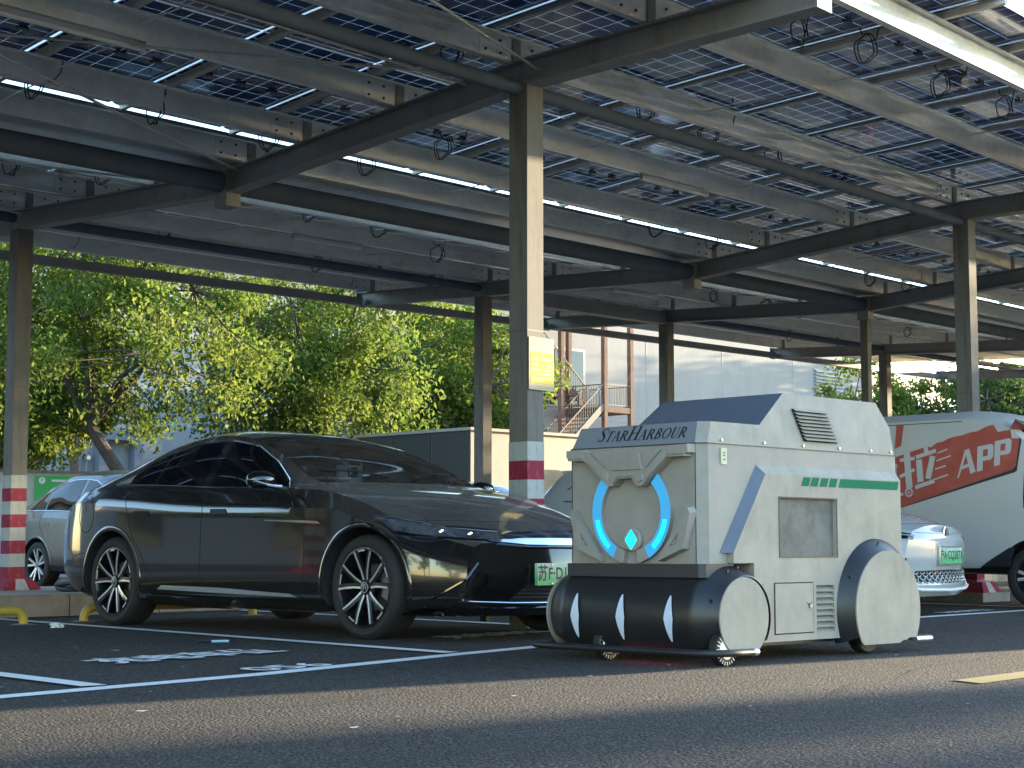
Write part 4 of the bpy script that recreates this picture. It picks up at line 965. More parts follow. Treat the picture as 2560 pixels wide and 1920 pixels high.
# ---------------------------------------------------------------- black sedan
SED = dict(L=5.10, hubs=(1.01, 4.01), hz=.338, hw=.965, arch=.395, tyre_r=.345, rim_r=.262, wheel_x=.945, paint=M['carblack'], phase=.28, angle=26,
 curves=dict(
  w=[(0,.79),(.25,.885),(.6,.945),(1.0,.972),(2.5,.966),(3.9,.975),(4.5,.955),(4.9,.905),(5.1,.83)],
  zb=[(0,.165),(.5,.155),(1.5,.17),(3.5,.17),(4.6,.20),(5.1,.30)],
  sill=[(0,.26),(.6,.30),(1.5,.30),(3.6,.30),(4.5,.36),(5.1,.44)],
  sh=[(0,.50),(.35,.60),(.8,.76),(1.3,.86),(2.0,.875),(3.0,.885),(4.0,.94),(4.6,.95),(5.1,.86)],
  belt=[(0,.60),(.3,.69),(.7,.815),(1.1,.925),(1.5,.992),(2.0,1.006),(2.67,1.025),(3.66,1.070),(4.1,1.085),(4.5,1.05),(4.8,1.005),(5.1,.93)],
  bin=[(0,.05),(.5,.075),(1.3,.085),(2,.065),(3.6,.065),(4.2,.075),(5.1,.06)],
  xr=[(0,.60),(.4,.64),(1.0,.70),(1.45,.775),(1.75,.765),(2.1,.715),(2.6,.645),(3.1,.62),(3.6,.64),(4.0,.70),(4.4,.74),(5.1,.68)],
  zr=[(0,.655),(.35,.755),(.7,.862),(1.1,.955),(1.45,1.012),(1.7,1.075),(2.1,1.245),(2.6,1.400),(3.05,1.440),(3.6,1.375),(4.0,1.255),(4.4,1.135),(4.75,1.06),(5.1,.955)],
  zt=[(0,.69),(.2,.775),(.5,.87),(.9,.955),(1.35,1.015),(1.55,1.045),(1.75,1.115),(2.1,1.265),(2.5,1.415),(2.8,1.475),(3.2,1.507),(3.6,1.49),(4.0,1.405),(4.4,1.255),(4.7,1.13),(4.95,1.075),(5.1,.985)],
  plan=[(0,.34),(.5,.27),(1.0,.12),(1.5,.10),(2.5,.08),(3.0,0),(4.2,0),(4.7,-.10),(5.1,-.26)],
  rake=[(.15,.06),(.25,.0),(.45,-.02),(.62,.0),(.70,.06)], rrake=[(.2,-.10),(.4,.02),(.7,.02),(.9,-.03),(1.0,-.06)]),
 extra=(1.60, 2.62))
ri0 = CarBody.SUB
def ws_cut(tm, row, ri): return 1.60 < tm < 2.62 and row >= ri[8]
SED['cut'] = ws_cut
sed = Car(SED, 'black_sedan', 'glossy black sedan with dusty hood parked behind the robot vehicle', 'car', (8.20, 7.56, 0), 0)
for t in SED['hubs']:
    for sx in (-1, 1): sed.wheel(t, sx); sed.arch_trim(t, sx, .395)
for sx in (-1, 1):
    S = lambda t, z, o=.004, sx=sx: sed.side(t, z, sx, o)
    lowc = [(1.86,1.022),(2.67,1.042),(3.45,1.075),(3.92,1.093)]; upc = [(1.90,1.045),(2.15,1.19),(2.48,1.325),(2.85,1.385),(3.2,1.378),(3.6,1.30),(3.92,1.112)]
    def chain(ch, t): 
        return spl(ch, t)
    for nm, t0, t1 in (('front_window', 1.87, 2.80), ('rear_window', 2.90, 3.50), ('quarter_window', 3.53, 3.90)):
        n = 12; lo = [(t0+(t1-t0)*k/n, chain(lowc, t0+(t1-t0)*k/n)) for k in range(n+1)]; hi = [(t, chain(upc, t)) for t, _ in lo]
        sed.patch(lo, hi, nm, 'tint', S, n, 6)
    sed.patch([(2.80,chain(lowc,2.8)),(2.90,chain(lowc,2.9))], [(2.80,chain(upc,2.8)),(2.90,chain(upc,2.9))], 'b_pillar', 'piano', lambda t, z, S=S: S(t, z, .003), 3, 6)
    sed.patch([(3.86,1.092),(4.06,1.085)], [(3.86,1.165),(4.03,1.090)], 'rear_trim', 'silver', lambda t, z, S=S: S(t, z, .006), 5, 4)
    Sc = lambda t, z, S=S: S(t, z, .004)
    sed.strip([(1.80,1.008)]+[(t, z-.010) for t, z in lowc[1:]]+[(4.03,1.080)], .006, 'belt_chrome', 'chrome', Sc)
    sed.strip([(1.86,1.012)]+[(t, z+.012) for t, z in [(1.92,1.06)]+upc[1:-1]]+[(3.8,1.215),(4.05,1.083)], .0075, 'window_chrome', 'chrome', Sc)
    for nm, pts in (('door_gap', [(3.86,1.04),(3.80,.90),(3.72,.70),(3.50,.45),(3.38,.29)]), ('door_gap', [(2.80,1.01),(2.82,.75),(2.82,.45),(2.80,.285)]), ('door_gap', [(1.62,.90),(1.60,.6),(1.62,.29)]), ('door_gap', [(1.62,.90),(1.70,.985)]), ('door_gap', [(3.38,.285),(2.8,.275),(1.62,.262)]),
                    ('bumper_gap', [(4.42,.56),(4.60,.53),(4.72,.60),(4.74,.86)]), ('bumper_gap', [(.66,.80),(.55,.73),(.50,.70)])):
        sed.strip(pts, .0035, nm, 'hole', lambda t, z, S=S: S(t, z, -.001))
    sed.strip([(4.40,.885)]+[(4.40+.115*math.sin(a), .86+.145*math.cos(a)) for a in [2*math.pi*k/20 for k in range(1, 20)]]+[(4.40,.885+.12)], .003, 'charge_flap_gap', 'hole', lambda t, z, S=S: S(t, z, -.0005), dense=2)
    for t0 in (2.50, 3.48):
        sed.patch([(t0,.835),(t0+.20,.838)], [(t0+.02,.872),(t0+.205,.875)], 'door_handle', SED['paint'], lambda t, z, S=S: S(t, z, .006), 4, 2)
        sed.strip([(t0,.835),(t0+.20,.838),(t0+.205,.875),(t0+.02,.872),(t0,.835)], .0025, 'handle_gap', 'hole', lambda t, z, S=S: S(t, z, .003), dense=3)
    sed.patch([(1.68,.262),(2.6,.275),(3.36,.290)], [(1.76,.285),(2.6,.312),(3.30,.318)], 'sill_chrome', 'rimsilver', lambda t, z, S=S: S(t, z, .006), 14, 2)
    sed.patch([(1.42,.757),(1.62,.765),(2.05,.785)], [(1.46,.775),(1.62,.782),(2.05,.790)], 'fender_chrome', 'chrome', lambda t, z, S=S: S(t, z, .006), 8, 2)
    sed.patch([(1.42,.165),(2.5,.17),(3.55,.19)], [(1.42,.235),(2.5,.24),(3.50,.255)], 'side_skirt', SED['paint'], lambda t, z, S=S: S(t, z, .022), 14, 3)
    # mirror
    mp = sed.side(1.90 if sx < 0 else 2.0, 1.005 if sx < 0 else .99, sx, -.01); ax = sed.D(sx,0,0); bk = sed.D(0,1,0)
    mb = MB(); rws = []
    for i in range(13):
        u = i/12; a = math.pi*u; 
        rws.append([mp+ax*(.10+.115*(1-math.cos(a)))+ bk*(.03+.075*math.sin(a)*math.cos(b)*1.0-.02) + Vector((0,0,.062+.066*math.sin(a)**.7*math.sin(b))) for b in [2*math.pi*k/16 for k in range(17)]])
    mb.grid(rws); mi_ = mb.obj('mirror', M['piano'], sed.root, True)
    mb = MB(); mb.tube([mp+ax*.0+Vector((0,0,.0)), mp+ax*.07+Vector((0,0,.01)), mp+ax*.13+Vector((0,0,.03))], [.028,.022,.02], 10); mb.obj('mirror_arm', M['blackp'], mi_, True)
    mb = MB(); mb.tube([mp+ax*(.09+.235*k/8)+bk*(-.055-.0*k)+Vector((0,0,.020+.03*(k/8)**2)) for k in range(9)], .011, 8); mb.obj('mirror_trim', M['chrome'], mi_, True)
    # tail lamp wrap
    sed.patch([(4.72,.895),(4.86,.89)], [(4.70,.975),(4.86,.965)], 'tail_lamp', 'red_lens', lambda t, z, S=S: S(t, z, .006), 6, 4)
    # headlamp: slim lens from grille bar to wing
    Fr = lambda x, z, o=.005: sed.front(x, z, o)
    hl = sed.patch([(sx*.60,.640),(sx*.72,.655),(sx*.84,.675),(sx*.905,.705)], [(sx*.52,.690),(sx*.70,.722),(sx*.84,.762),(sx*.92,.800)], 'headlamp', 'lamp_clear', Fr, 14, 4)
    sed.strip([(sx*.50,.700),(sx*.70,.732),(sx*.84,.772),(sx*.915,.808)], .010, 'lamp_brow', 'chrome', lambda x, z: sed.front(x, z, .004), parent=hl)
    sed.strip([(sx*.58,.632),(sx*.72,.646),(sx*.84,.664),(sx*.90,.69)], .008, 'lamp_sill', 'piano', lambda x, z: sed.front(x, z, .002), parent=hl)
    for q in (.66, .76):
        c_ = sed.front(sx*q, .682+.16*(q-.66), -.002); mb = MB(); mb.lathe([(0,-.012),(.016,-.012),(.022,-.004)], c_, tuple(sed.D(0,1,0)), 14); mb.obj('projector', M['chrome'], hl, True)
    # corner intake and dagger
    sed.patch([(sx*.79,.265),(sx*.66,.262),(sx*.52,.265)], [(sx*.83,.335),(sx*.70,.43),(sx*.44,.395)], 'corner_intake', 'piano', lambda x, z: sed.front(x, z, .002), 8, 4)
    sed.strip([(sx*.72,.50),(sx*.80,.38),(sx*.865,.275)], .010, 'bumper_fin', 'piano', lambda x, z: sed.front(x, z, .004))
    sed.strip([(sx*.80,.275),(sx*.76,.40),(sx*.72,.47)], .004, 'bumper_fold', 'hole', lambda x, z: sed.front(x, z, .0))
# front: chrome bar, lower grille, lip
Fr = lambda x, z: sed.front(x, z, .008)
sed.patch([(-.575,.632),(-.40,.616),(0,.612),(.40,.616),(.575,.632)], [(-.50,.692),(-.40,.697),(0,.700),(.40,.697),(.50,.692)], 'grille_bar', 'chrome', Fr, 20, 3)
sed.strip([(-.60,.618),(-.40,.600),(0,.597),(.40,.600),(.60,.618)], .009, 'grille_sill', 'piano', Fr)
g_ = sed.patch([(-.53,.262),(0,.256),(.53,.262)], [(-.40,.37),(0,.375),(.40,.37)], 'lower_grille', 'hole', lambda x, z: sed.front(x, z, .003), 16, 3)
for k in range(4):
    z = .282+.024*k; e = .52-.11*(z-.262)/.11
    sed.strip([(-e,z),(0,z-.003),(e,z)], .005, 'grille_slat', 'blackp', lambda x, z: sed.front(x, z, .008), parent=g_)
sed.strip([(-.80,.262),(-.5,.250),(0,.246),(.5,.250),(.80,.262)], .0055, 'lip_chrome', 'chrome', lambda x, z: sed.front(x, z, .006))
mb = MB(); rws = []
for k in range(25):
    x = -.90+1.8*k/24; y = [sed.front(x*.96, zz, o) for zz, o in ((.235, .0), (.222, .022), (.19, .025), (.168, -.01), (.168, -.12))]; rws.append(y)
mb.grid(rws); mb.obj('front_lip', M['piano'], sed.root, True)
sed.plate(-.14, .428, .48, .14, '\u82cfF\u00b7D17286')
sed.strip([(-.78,.775),(-.45,.765),(0,.757),(.45,.765),(.78,.775)], .003, 'hood_gap', 'hole', lambda x, z: sed.front(x, z, -.001))
# glasshouse interior
rt = sed.root; SW = sed.W
mb = MB(); mb.box((-.70,1.30,.60),(.70,1.72,.985), fn=lambda x,y,z: SW(x, y+.25*abs(x)**2*.3, z)); mb.box((-.70,1.72,.60),(.70,1.95,.90), fn=SW); mb.obj('dashboard', M['dark_in'], rt)
mb = MB(); mb.box((-.72,1.5,.22),(.72,4.2,.30), fn=SW); mb.box((-.72,3.9,.3),(.72,4.0,1.0), fn=SW); mb.obj('cabin_floor', M['dark_in'], rt)
for sx in (-1, 1):
    mb = MB(); rws = []
    for z, t, w_ in ((.45,2.45,.22),(.62,2.62,.23),(.85,2.72,.235),(1.02,2.78,.21),(1.08,2.81,.17)): rws.append([SW(sx*.37+w_*math.cos(a), t+.09*math.sin(a), z) for a in [2*math.pi*k/20 for k in range(21)]])
    mb.grid(rws); mb.add([rws[-1][k] for k in range(20)], [tuple(range(20))]); se = mb.obj('seat', M['cream'], rt, True)
    mb = MB(); rws = []
    for z, w_ in ((1.08,.10),(1.10,.125),(1.18,.135),(1.25,.125),(1.28,.09)): rws.append([SW(sx*.37+w_*math.cos(a), 2.74+.05*math.sin(a), z) for a in [2*math.pi*k/20 for k in range(21)]])
    mb.grid(rws); mb.add([rws[-1][k] for k in range(20)], [tuple(range(20))]); mb.add([rws[0][k] for k in range(20)], [tuple(range(20))]); hr = mb.obj('headrest', M['cream'], se, True)
    mb = MB(); mb.prism([(-.045,1.14),(.045,1.14),(.045,1.225),(-.045,1.225)], lambda a, b, d: SW(sx*.37+a, 2.688+d, b), 0, .004); mb.obj('headrest_emblem', M['dark_in'], se)
mb = MB(); mb.tube([SW(.37+.18*math.cos(a), 2.02+.06*math.sin(a), .93+.17*math.sin(a)) for a in [2*math.pi*k/28 for k in range(28)]], .014, 8, closed=True); mb.obj('steering_wheel', M['blackp'], rt, True)
mb = MB(); mb.box((-.115,2.30,1.215),(.115,2.325,1.275), fn=SW); rm = mb.obj('rear_mirror', M['blackp'], rt)
mb = MB(); mb.box((-.11,2.295,1.220),(.11,2.299,1.270), fn=SW); mb.obj('mirror_glass', M['piano'], rm)
mb = MB(); mb.box((-.05,2.33,1.285),(.05,2.40,1.315), fn=SW); mb.obj('sensor_box', M['blackp'], rm)
mb = MB(); 
for k in range(16): mb.lathe([(.0,-.007),(.007,0),(.0,.007)], SW(-.012+.004*math.sin(k), 2.29, 1.22-.0125*k), (0,0,1), 8)
mb.lathe([(.0,-.02),(.016,0),(.0,.02)], SW(-.012, 2.29, 1.01), (0,0,1), 10); tag(mb.obj('pendant', M['pend'] if 'pend' in M else M['red_lens'], rm, True), kind='stuff')
for sx in (-1, 1):
    a, b = sed.bvh.ray_cast(SW(sx*.12, 1.70, 3), Vector((0,0,-1)))[0], sed.bvh.ray_cast(SW(sx*.62, 1.86, 3), Vector((0,0,-1)))[0]
    if a and b: mb = MB(); mb.tube([a+Vector((0,0,.012)), (a+b)/2+Vector((0,0,.03)), b+Vector((0,0,.014))], .008, 6); mb.obj('wiper', M['blackp'], rt, True)
mb = MB(); mb.box((-.10,.72,.10),(-.06,.78,.17), fn=SW); mb.obj('tow_bracket', M['blackp'], rt)
# ================================================================ other vehicles
SUV = dict(L=4.75, hubs=(.95,3.66), hz=.345, hw=.915, arch=.40, tyre_r=.345, rim_r=.25, wheel_x=.90, paint=M['cargrey'], phase=.2, angle=28,
 curves=dict(w=[(0,.74),(.3,.85),(.8,.91),(2.4,.915),(3.8,.915),(4.4,.87),(4.75,.76)], zb=[(0,.22),(4.0,.22),(4.75,.40)], sill=[(0,.36),(3.6,.36),(4.75,.55)],
  sh=[(0,.62),(.6,.82),(1.4,.95),(3.6,1.0),(4.75,.95)], belt=[(0,.72),(.4,.86),(1.2,1.03),(2.4,1.09),(3.6,1.14),(4.3,1.13),(4.75,1.03)], bin=[(0,.05),(1.2,.08),(2,.06),(4,.07),(4.75,.06)],
  xr=[(0,.58),(1.0,.68),(1.4,.74),(1.9,.68),(2.4,.62),(3.2,.61),(3.9,.64),(4.5,.68),(4.75,.62)], zr=[(0,.76),(.5,.93),(1.2,1.06),(1.5,1.18),(2.0,1.48),(2.4,1.64),(3.0,1.65),(3.6,1.52),(4.2,1.29),(4.75,1.06)],
  zt=[(0,.80),(.3,.93),(1.0,1.07),(1.3,1.13),(1.9,1.53),(2.3,1.70),(2.8,1.745),(3.2,1.72),(3.7,1.56),(4.2,1.34),(4.55,1.18),(4.75,1.08)],
  plan=[(0,.30),(.8,.1),(1.5,.08),(2.5,0),(4.0,0),(4.75,-.24)], rake=[(.2,.08),(.5,0),(.8,.05)], rrake=[(.3,-.06),(.6,.02),(1.0,-.04)]))
def side_glass(c, low, up, cuts, sx, m_='tint'):
    S = lambda t, z: c.side(t, z, sx, .004)
    for nm, t0, t1 in cuts:
        n = 10; lo = [(t0+(t1-t0)*k/n, spl(low, t0+(t1-t0)*k/n)) for k in range(n+1)]; c.patch(lo, [(t, spl(up, t)) for t, _ in lo], nm, m_, S, n, 5)
    q = [(t, spl(low, t)-.012) for t in np.linspace(low[0][0], low[-1][0], 7)]; c.strip(q, .006, 'belt_chrome', 'chrome', S, dense=3)
    q = [(t, spl(up, t)+.012) for t in np.linspace(up[0][0], up[-1][0], 9)]; c.strip(q, .006, 'window_chrome', 'chrome', S, dense=3)
suv_low = [(1.75,1.10),(2.6,1.125),(3.5,1.16),(4.2,1.165)]; suv_up = [(1.78,1.16),(2.15,1.46),(2.6,1.58),(3.1,1.57),(3.6,1.44),(4.2,1.175)]
def suv(name, label, cat, org, hd, paint, group=None, wheels=True):
    P = dict(SUV); P['paint'] = M[paint]; c = Car(P, name, label, cat, org, hd, group)
    for sx in (-1, 1):
        side_glass(c, suv_low, suv_up, (('front_window',1.78,2.62),('rear_window',2.70,3.50),('quarter_window',3.56,4.12)), sx)
        for t in P['hubs']: c.wheel(t, sx, 'five'); c.arch_trim(t, sx, .40)
        S = lambda t, z, sx=sx: c.side(t, z, sx, -.001)
        c.strip([(3.55,1.13),(3.58,.95),(3.42,.72),(3.20,.5),(3.15,.38)], .004, 'door_gap', 'hole', S); c.strip([(2.66,1.10),(2.66,.4)], .004, 'door_gap', 'hole', S)
        for t0 in (2.45, 3.30): c.patch([(t0,.915),(t0+.17,.92)], [(t0,.955),(t0+.17,.958)], 'door_handle', P['paint'], lambda t, z, sx=sx: c.side(t, z, sx, .006), 3, 2)
        c.patch([(4.42,1.02),(4.62,1.02)], [(4.42,1.08),(4.60,1.075)], 'tail_lamp', 'red_lens', lambda t, z, sx=sx: c.side(t, z, sx, .005), 4, 3)
        c.patch([(1.35,.23),(2.4,.23),(3.25,.23)], [(1.35,.33),(2.4,.34),(3.25,.35)], 'side_skirt', 'blackp', lambda t, z, sx=sx: c.side(t, z, sx, .012), 8, 2)
    ws = lambda x, t: (c.bvh.ray_cast(c.W(x, t, 4), Vector((0,0,-1)))[0] or c.W(x, t, 1))+Vector((0,0,.004))
    c.patch([(-.60,1.50),(0,1.36),(.60,1.50)], [(-.50,2.16),(0,2.12),(.50,2.16)], 'windscreen', 'tint', ws, 12, 6)
    return c
suv('grey_crossover', 'grey crossover car with sloping tail behind the left striped column', 'car', (13.86,19.1,0), 0, 'cargrey')
suv('white_crossover', 'pale crossover roof glimpsed between the sedan hood and the central column', 'car', (20.4,18.6,0), 0, 'carwhite')
suv('white_crossover', 'pale car partly hidden between the central column and the robot vehicle', 'car', (23.3,18.3,0), 0, 'carwhite')
# white electric hatchback: only its nose shows right of the robot
HAT = dict(L=4.2, hubs=(.85,3.5), hz=.335, hw=.90, arch=.375, tyre_r=.335, rim_r=.25, wheel_x=.885, paint=M['carwhite'], phase=.1, angle=28,
 curves=dict(w=[(0,.70),(.25,.82),(.7,.89),(2,.90),(3.6,.90),(4.2,.80)], zb=[(0,.17),(3.6,.2),(4.2,.36)], sill=[(0,.27),(.5,.32),(3.4,.34),(4.2,.5)],
  sh=[(0,.53),(.5,.72),(1.2,.88),(3,.93),(4.2,.9)], belt=[(0,.66),(.3,.76),(.8,.88),(1.3,.97),(3,1.03),(4.2,1.0)], bin=[(0,.05),(.8,.08),(2,.06),(4.2,.05)],
  xr=[(0,.54),(.6,.66),(1.1,.74),(1.6,.68),(2.2,.60),(3.4,.60),(4.2,.62)], zr=[(0,.745),(.3,.83),(.8,.93),(1.1,.99),(1.6,1.25),(2.1,1.46),(3.0,1.48),(3.7,1.35),(4.2,1.05)],
  zt=[(0,.80),(.12,.845),(.35,.895),(.7,.945),(1.0,.99),(1.15,1.03),(1.6,1.30),(2.1,1.52),(2.7,1.565),(3.4,1.51),(3.9,1.30),(4.2,1.1)],
  plan=[(0,.26),(.6,.12),(1.2,.08),(2.2,0),(3.6,0),(4.2,-.2)], rake=[(.17,.06),(.25,-.015),(.35,.02),(.5,.0),(.66,.0),(.80,.08)], rrake=[(.3,-.04),(.6,.02),(1.0,-.03)]))
hat = Car(HAT, 'white_hatchback', 'white electric hatchback nose with green plate between robot and van', 'car', (13.62,8.0,0), R(8.7))
for t in HAT['hubs']:
    for sx in (-1, 1): hat.wheel(t, sx, 'five'); hat.arch_trim(t, sx, .375)
F_ = lambda x, z: hat.front(x, z, .004)
gr = hat.patch([(-.68,.30),(0,.285),(.68,.30)], [(-.55,.395),(0,.405),(.55,.395)], 'lower_grille', 'hole', F_, 18, 4)
for r_ in range(4):
    for k in range(14):
        x = -.60+.092*k+(.046 if r_ % 2 else 0); z = .298+.027*r_
        if abs(x) > .63-.5*(z-.29): continue
        hat.strip([(x-.030,z+.012),(x-.030,z),(x,z-.012),(x+.030,z),(x+.030,z+.012)], .0042, 'grille_cell', 'silver', lambda a, b: hat.front(a, b, .007), parent=gr, dense=1)
hat.strip([(-.72,.265),(-.5,.235),(0,.225),(.5,.235),(.72,.265)], .013, 'front_lip', HAT['paint'].name and 'white', lambda x, z: hat.front(x, z, .010))
hat.strip([(-.62,.800),(-.3,.812),(0,.815),(.3,.812),(.62,.800)], .0035, 'hood_gap', 'hole', lambda x, z: hat.front(x, z, -.001))
em = hat.front(.0, .725, .004); mb = MB(); mb.lathe([(0,-.008),(.050,-.008),(.060,-.004),(.060,.004)], em, tuple(hat.D(0,1,0)), 28); eo = mb.obj('round_badge', M['chrome'], hat.root, True)
mb = MB(); mb.lathe([(0,-.0095),(.046,-.0095)], em, tuple(hat.D(0,1,0)), 28); mb.obj('badge_field', M['piano'], eo)
for a0, b0, a1, b1 in ((-.028,.036,-.008,-.032),(-.008,-.032,.0,-.004),(.0,-.004,.008,-.032),(.008,-.032,.028,.036),(-.012,.036,.0,.008),(.0,.008,.012,.036)):
    mb = MB(); mb.beam(em+hat.D(a0,-.0105,0)+Vector((0,0,b0)), em+hat.D(a1,-.0105,0)+Vector((0,0,b1)), .007, .002, tuple(hat.D(0,1,0))); mb.obj('badge_stroke', M['chrome'], eo)
for sx in (-1, 1):
    hl = hat.patch([(sx*.60,.665),(sx*.74,.69),(sx*.80,.72)], [(sx*.56,.705),(sx*.70,.765),(sx*.80,.80)], 'headlamp', 'piano', F_, 8, 4)
    hat.strip([(sx*.58,.69),(sx*.72,.735),(sx*.79,.765)], .007, 'daylight_strip', 'silver', lambda x, z: hat.front(x, z, .006), parent=hl)
hat.strip([(-.66,.735),(-.3,.728),(.3,.728),(.66,.735)], .003, 'light_bar_gap', 'silver', F_)
hat.plate(.02, .53, .48, .14, '\u6caaA\u00b7CQ2871', frame='chrome')
hat.patch([(-.66,.455),(-.30,.455)], [(-.66,.50),(-.30,.50)], 'tow_cover', HAT['paint'], lambda x, z: hat.front(x, z, .003), 4, 2)
ws = lambda x, t: (hat.bvh.ray_cast(hat.W(x, t, 4), Vector((0,0,-1)))[0] or hat.W(x, t, 1))+Vector((0,0,.004))
hat.patch([(-.62,1.28),(0,1.16),(.62,1.28)], [(-.50,2.0),(0,1.96),(.50,2.0)], 'windscreen', 'tint', ws, 12, 6)
for sx in (-1, 1): side_glass(hat, [(1.5,1.0),(2.6,1.04),(3.6,1.06)], [(1.55,1.06),(1.95,1.32),(2.6,1.41),(3.2,1.38),(3.6,1.15)], (('front_window',1.56,2.5),('rear_window',2.56,3.5)), sx)
# van
VAN = dict(L=4.5, hubs=(1.12,3.6), hz=.31, hw=.83, arch=.37, tyre_r=.31, rim_r=.20, wheel_x=.80, paint=M['vanwhite'], phase=.1, angle=30,
 curves=dict(w=[(0,.70),(.3,.79),(.8,.83),(4.2,.83),(4.5,.80)], zb=[(0,.32),(4.5,.36)], sill=[(0,.42),(4.5,.46)], sh=[(0,.62),(.8,.82),(4.5,.85)],
  belt=[(0,.80),(.4,.95),(1.0,1.05),(4.5,1.08)], bin=[(0,.04),(1,.012),(4.5,.012)], xr=[(0,.62),(.7,.74),(1.3,.72),(1.8,.74),(4.5,.74)], zr=[(0,.88),(.5,1.06),(.9,1.35),(1.5,1.83),(2.0,1.90),(4.4,1.90),(4.5,1.86)],
  zt=[(0,.92),(.3,1.03),(.6,1.15),(1.2,1.72),(1.6,1.95),(2.1,2.02),(4.3,2.02),(4.5,1.94)], plan=[(0,.18),(.8,.05),(2,0),(4.2,0),(4.5,-.06)], rake=[(.3,.05),(.6,0),(.9,.05)], rrake=[(.3,-.02),(1.2,.0),(2.0,-.05)]))
VX = 15.3+.83
van = Car(VAN, 'cargo_van', 'white cargo van with peeling red delivery advert parked at the right edge', 'van', (VX,6.95,0), 0)
for t in VAN['hubs']:
    for sx in (-1, 1): van.wheel(t, sx, 'five')
VS = lambda y, z, o=.003: van.side(y-6.95, z, -1, o)
M['vred'] = mat('faded_red', (.36,.06,.04), .6, var=((.41,.095,.065), 5, .4, .7)); M['vblack'] = mat('decal_black', (.03,.03,.03), .5)
def decal(poly, name, m_, off, parent=None):
    """flat print: outline triangulated on the van side"""
    bm = bmesh.new(); vs = [bm.verts.new((a, b, 0)) for a, b in poly]; f = bm.faces.new(vs); bmesh.ops.triangulate(bm, faces=[f])
    bmesh.ops.subdivide_edges(bm, edges=[e for e in bm.edges if e.calc_length() > .25], cuts=4, use_grid_fill=True); bmesh.ops.triangulate(bm, faces=bm.faces[:])
    base = parent_world(parent or van.root)
    for v in bm.verts: v.co = VS(v.co.x, v.co.y, off)-base
    me = bpy.data.meshes.new(name); bm.to_mesh(me); bm.free(); me.materials.append(M[m_]); o = bpy.data.objects.new(name, me); COL.objects.link(o); o.parent = parent or van.root; return o
decal([(8.22,1.863),(8.193,1.836),(8.236,1.352),(8.26,1.335),(9.42,1.036),(10.9,.66),(10.9,.70),(9.404,1.049),(8.285,1.366),(8.249,1.404)], 'advert_shadow', 'vblack', .003)
adv = decal([(10.9,1.22),(9.553,1.55),(9.40,1.592),(9.237,1.631),(9.19,1.622),(9.129,1.60),(9.123,1.666),(9.06,1.673),(8.99,1.704),(8.906,1.722),(8.84,1.727),(8.76,1.752),(8.671,1.763),(8.58,1.803),(8.511,1.821),(8.42,1.838),(8.35,1.853),(8.262,1.868),(8.221,1.85),(8.249,1.404),(8.285,1.366),(9.404,1.049),(9.566,1.00),(10.9,.70)], 'advert_panel', 'vred', .005)
decal([(9.61,1.869),(9.522,1.873),(9.543,1.651),(9.62,1.62)], 'advert_scrap', 'vred', .004)
M['vletter'] = mat('decal_white', (.46,.45,.44), .5)
def stroke(pts, w_, name='letter_stroke'):
    for (a, b), (c, d) in zip(pts, pts[1:]):
        L = math.hypot(c-a, d-b); nx, ny = -(d-b)/L*w_/2, (c-a)/L*w_/2; decal([(a+nx,b+ny),(c+nx,d+ny),(c-nx,d-ny),(a-nx,b-ny)], name, 'vletter', .0075, adv)
decal([(8.905,1.292),(8.88,1.297),(8.802,1.575),(8.752,1.590),(8.676,1.355),(8.735,1.335),(8.752,1.405),(8.835,1.382),(8.862,1.30)], 'letter', 'vletter', .0075, adv)
decal([(8.822,1.42),(8.762,1.437),(8.785,1.53)], 'letter_counter', 'vred', .0085, adv)
for y0, z0 in ((8.662,1.352), (8.478,1.400)):
    g = lambda a, b: (y0-a, z0+b+.13*a)
    decal([g(0,0),g(.0,.252),g(.145,.258),g(.172,.235),g(.172,.125),g(.145,.100),g(.062,.100),g(.062,.008)], 'letter', 'vletter', .0075, adv)
    decal([g(.062,.142),g(.062,.212),g(.112,.214),g(.112,.144)], 'letter_counter', 'vred', .0085, adv)
stroke([(9.47,1.575),(9.43,1.21)], .075); stroke([(9.55,1.50),(9.375,1.515)], .035); stroke([(9.545,1.33),(9.375,1.40)], .035); stroke([(9.36,1.525),(9.13,1.585)], .04); stroke([(9.25,1.625),(9.24,1.56)], .05); stroke([(9.325,1.50),(9.30,1.27)], .07); stroke([(9.165,1.53),(9.215,1.30)], .065); stroke([(9.36,1.215),(9.14,1.275)], .04)
stroke([(9.62,1.46),(9.60,1.16)], .06); stroke([(9.75,1.40),(9.58,1.45)], .04); stroke([(9.75,1.13),(9.50,1.15)], .03)
for a, b in (((9.111,1.559),(8.998,1.594)), ((9.121,1.480),(8.956,1.527)), ((9.135,1.395),(9.01,1.427)), ((9.148,1.289),(8.983,1.334))): stroke([a, b], .014, 'speed_line')
for r0, m_, o_ in ((.048,'vletter',.0075),(.030,'vred',.0085),(.014,'vletter',.0095)): decal([(9.435+r0*math.cos(a), 1.166+r0*math.sin(a)) for a in [2*math.pi*k/18 for k in range(18)]], 'trolley_wheel', m_, o_, adv)
van.strip([(1.9,1.872),(2.6,1.872),(3.5,1.872),(4.4,1.865)], .004, 'roof_gutter', 'hole', lambda t, z: van.side(t, z, -1, .0))
van.strip([(3.03,1.99),(3.03,1.90)], .003, 'roof_seam', 'hole', lambda t, z: van.side(t, z, -1, .0))
van.patch([(.98,.99),(1.21,.985)], [(1.10,1.32),(1.212,1.31)], 'front_window', 'tint', lambda t, z: van.side(t, z, -1, .004), 4, 4)
van.patch([(1.38,.36),(1.78,.36)], [(1.30,.60),(1.36,.60)], 'arch_guard', 'blackp', lambda t, z: van.side(t, z, -1, .012), 6, 4)
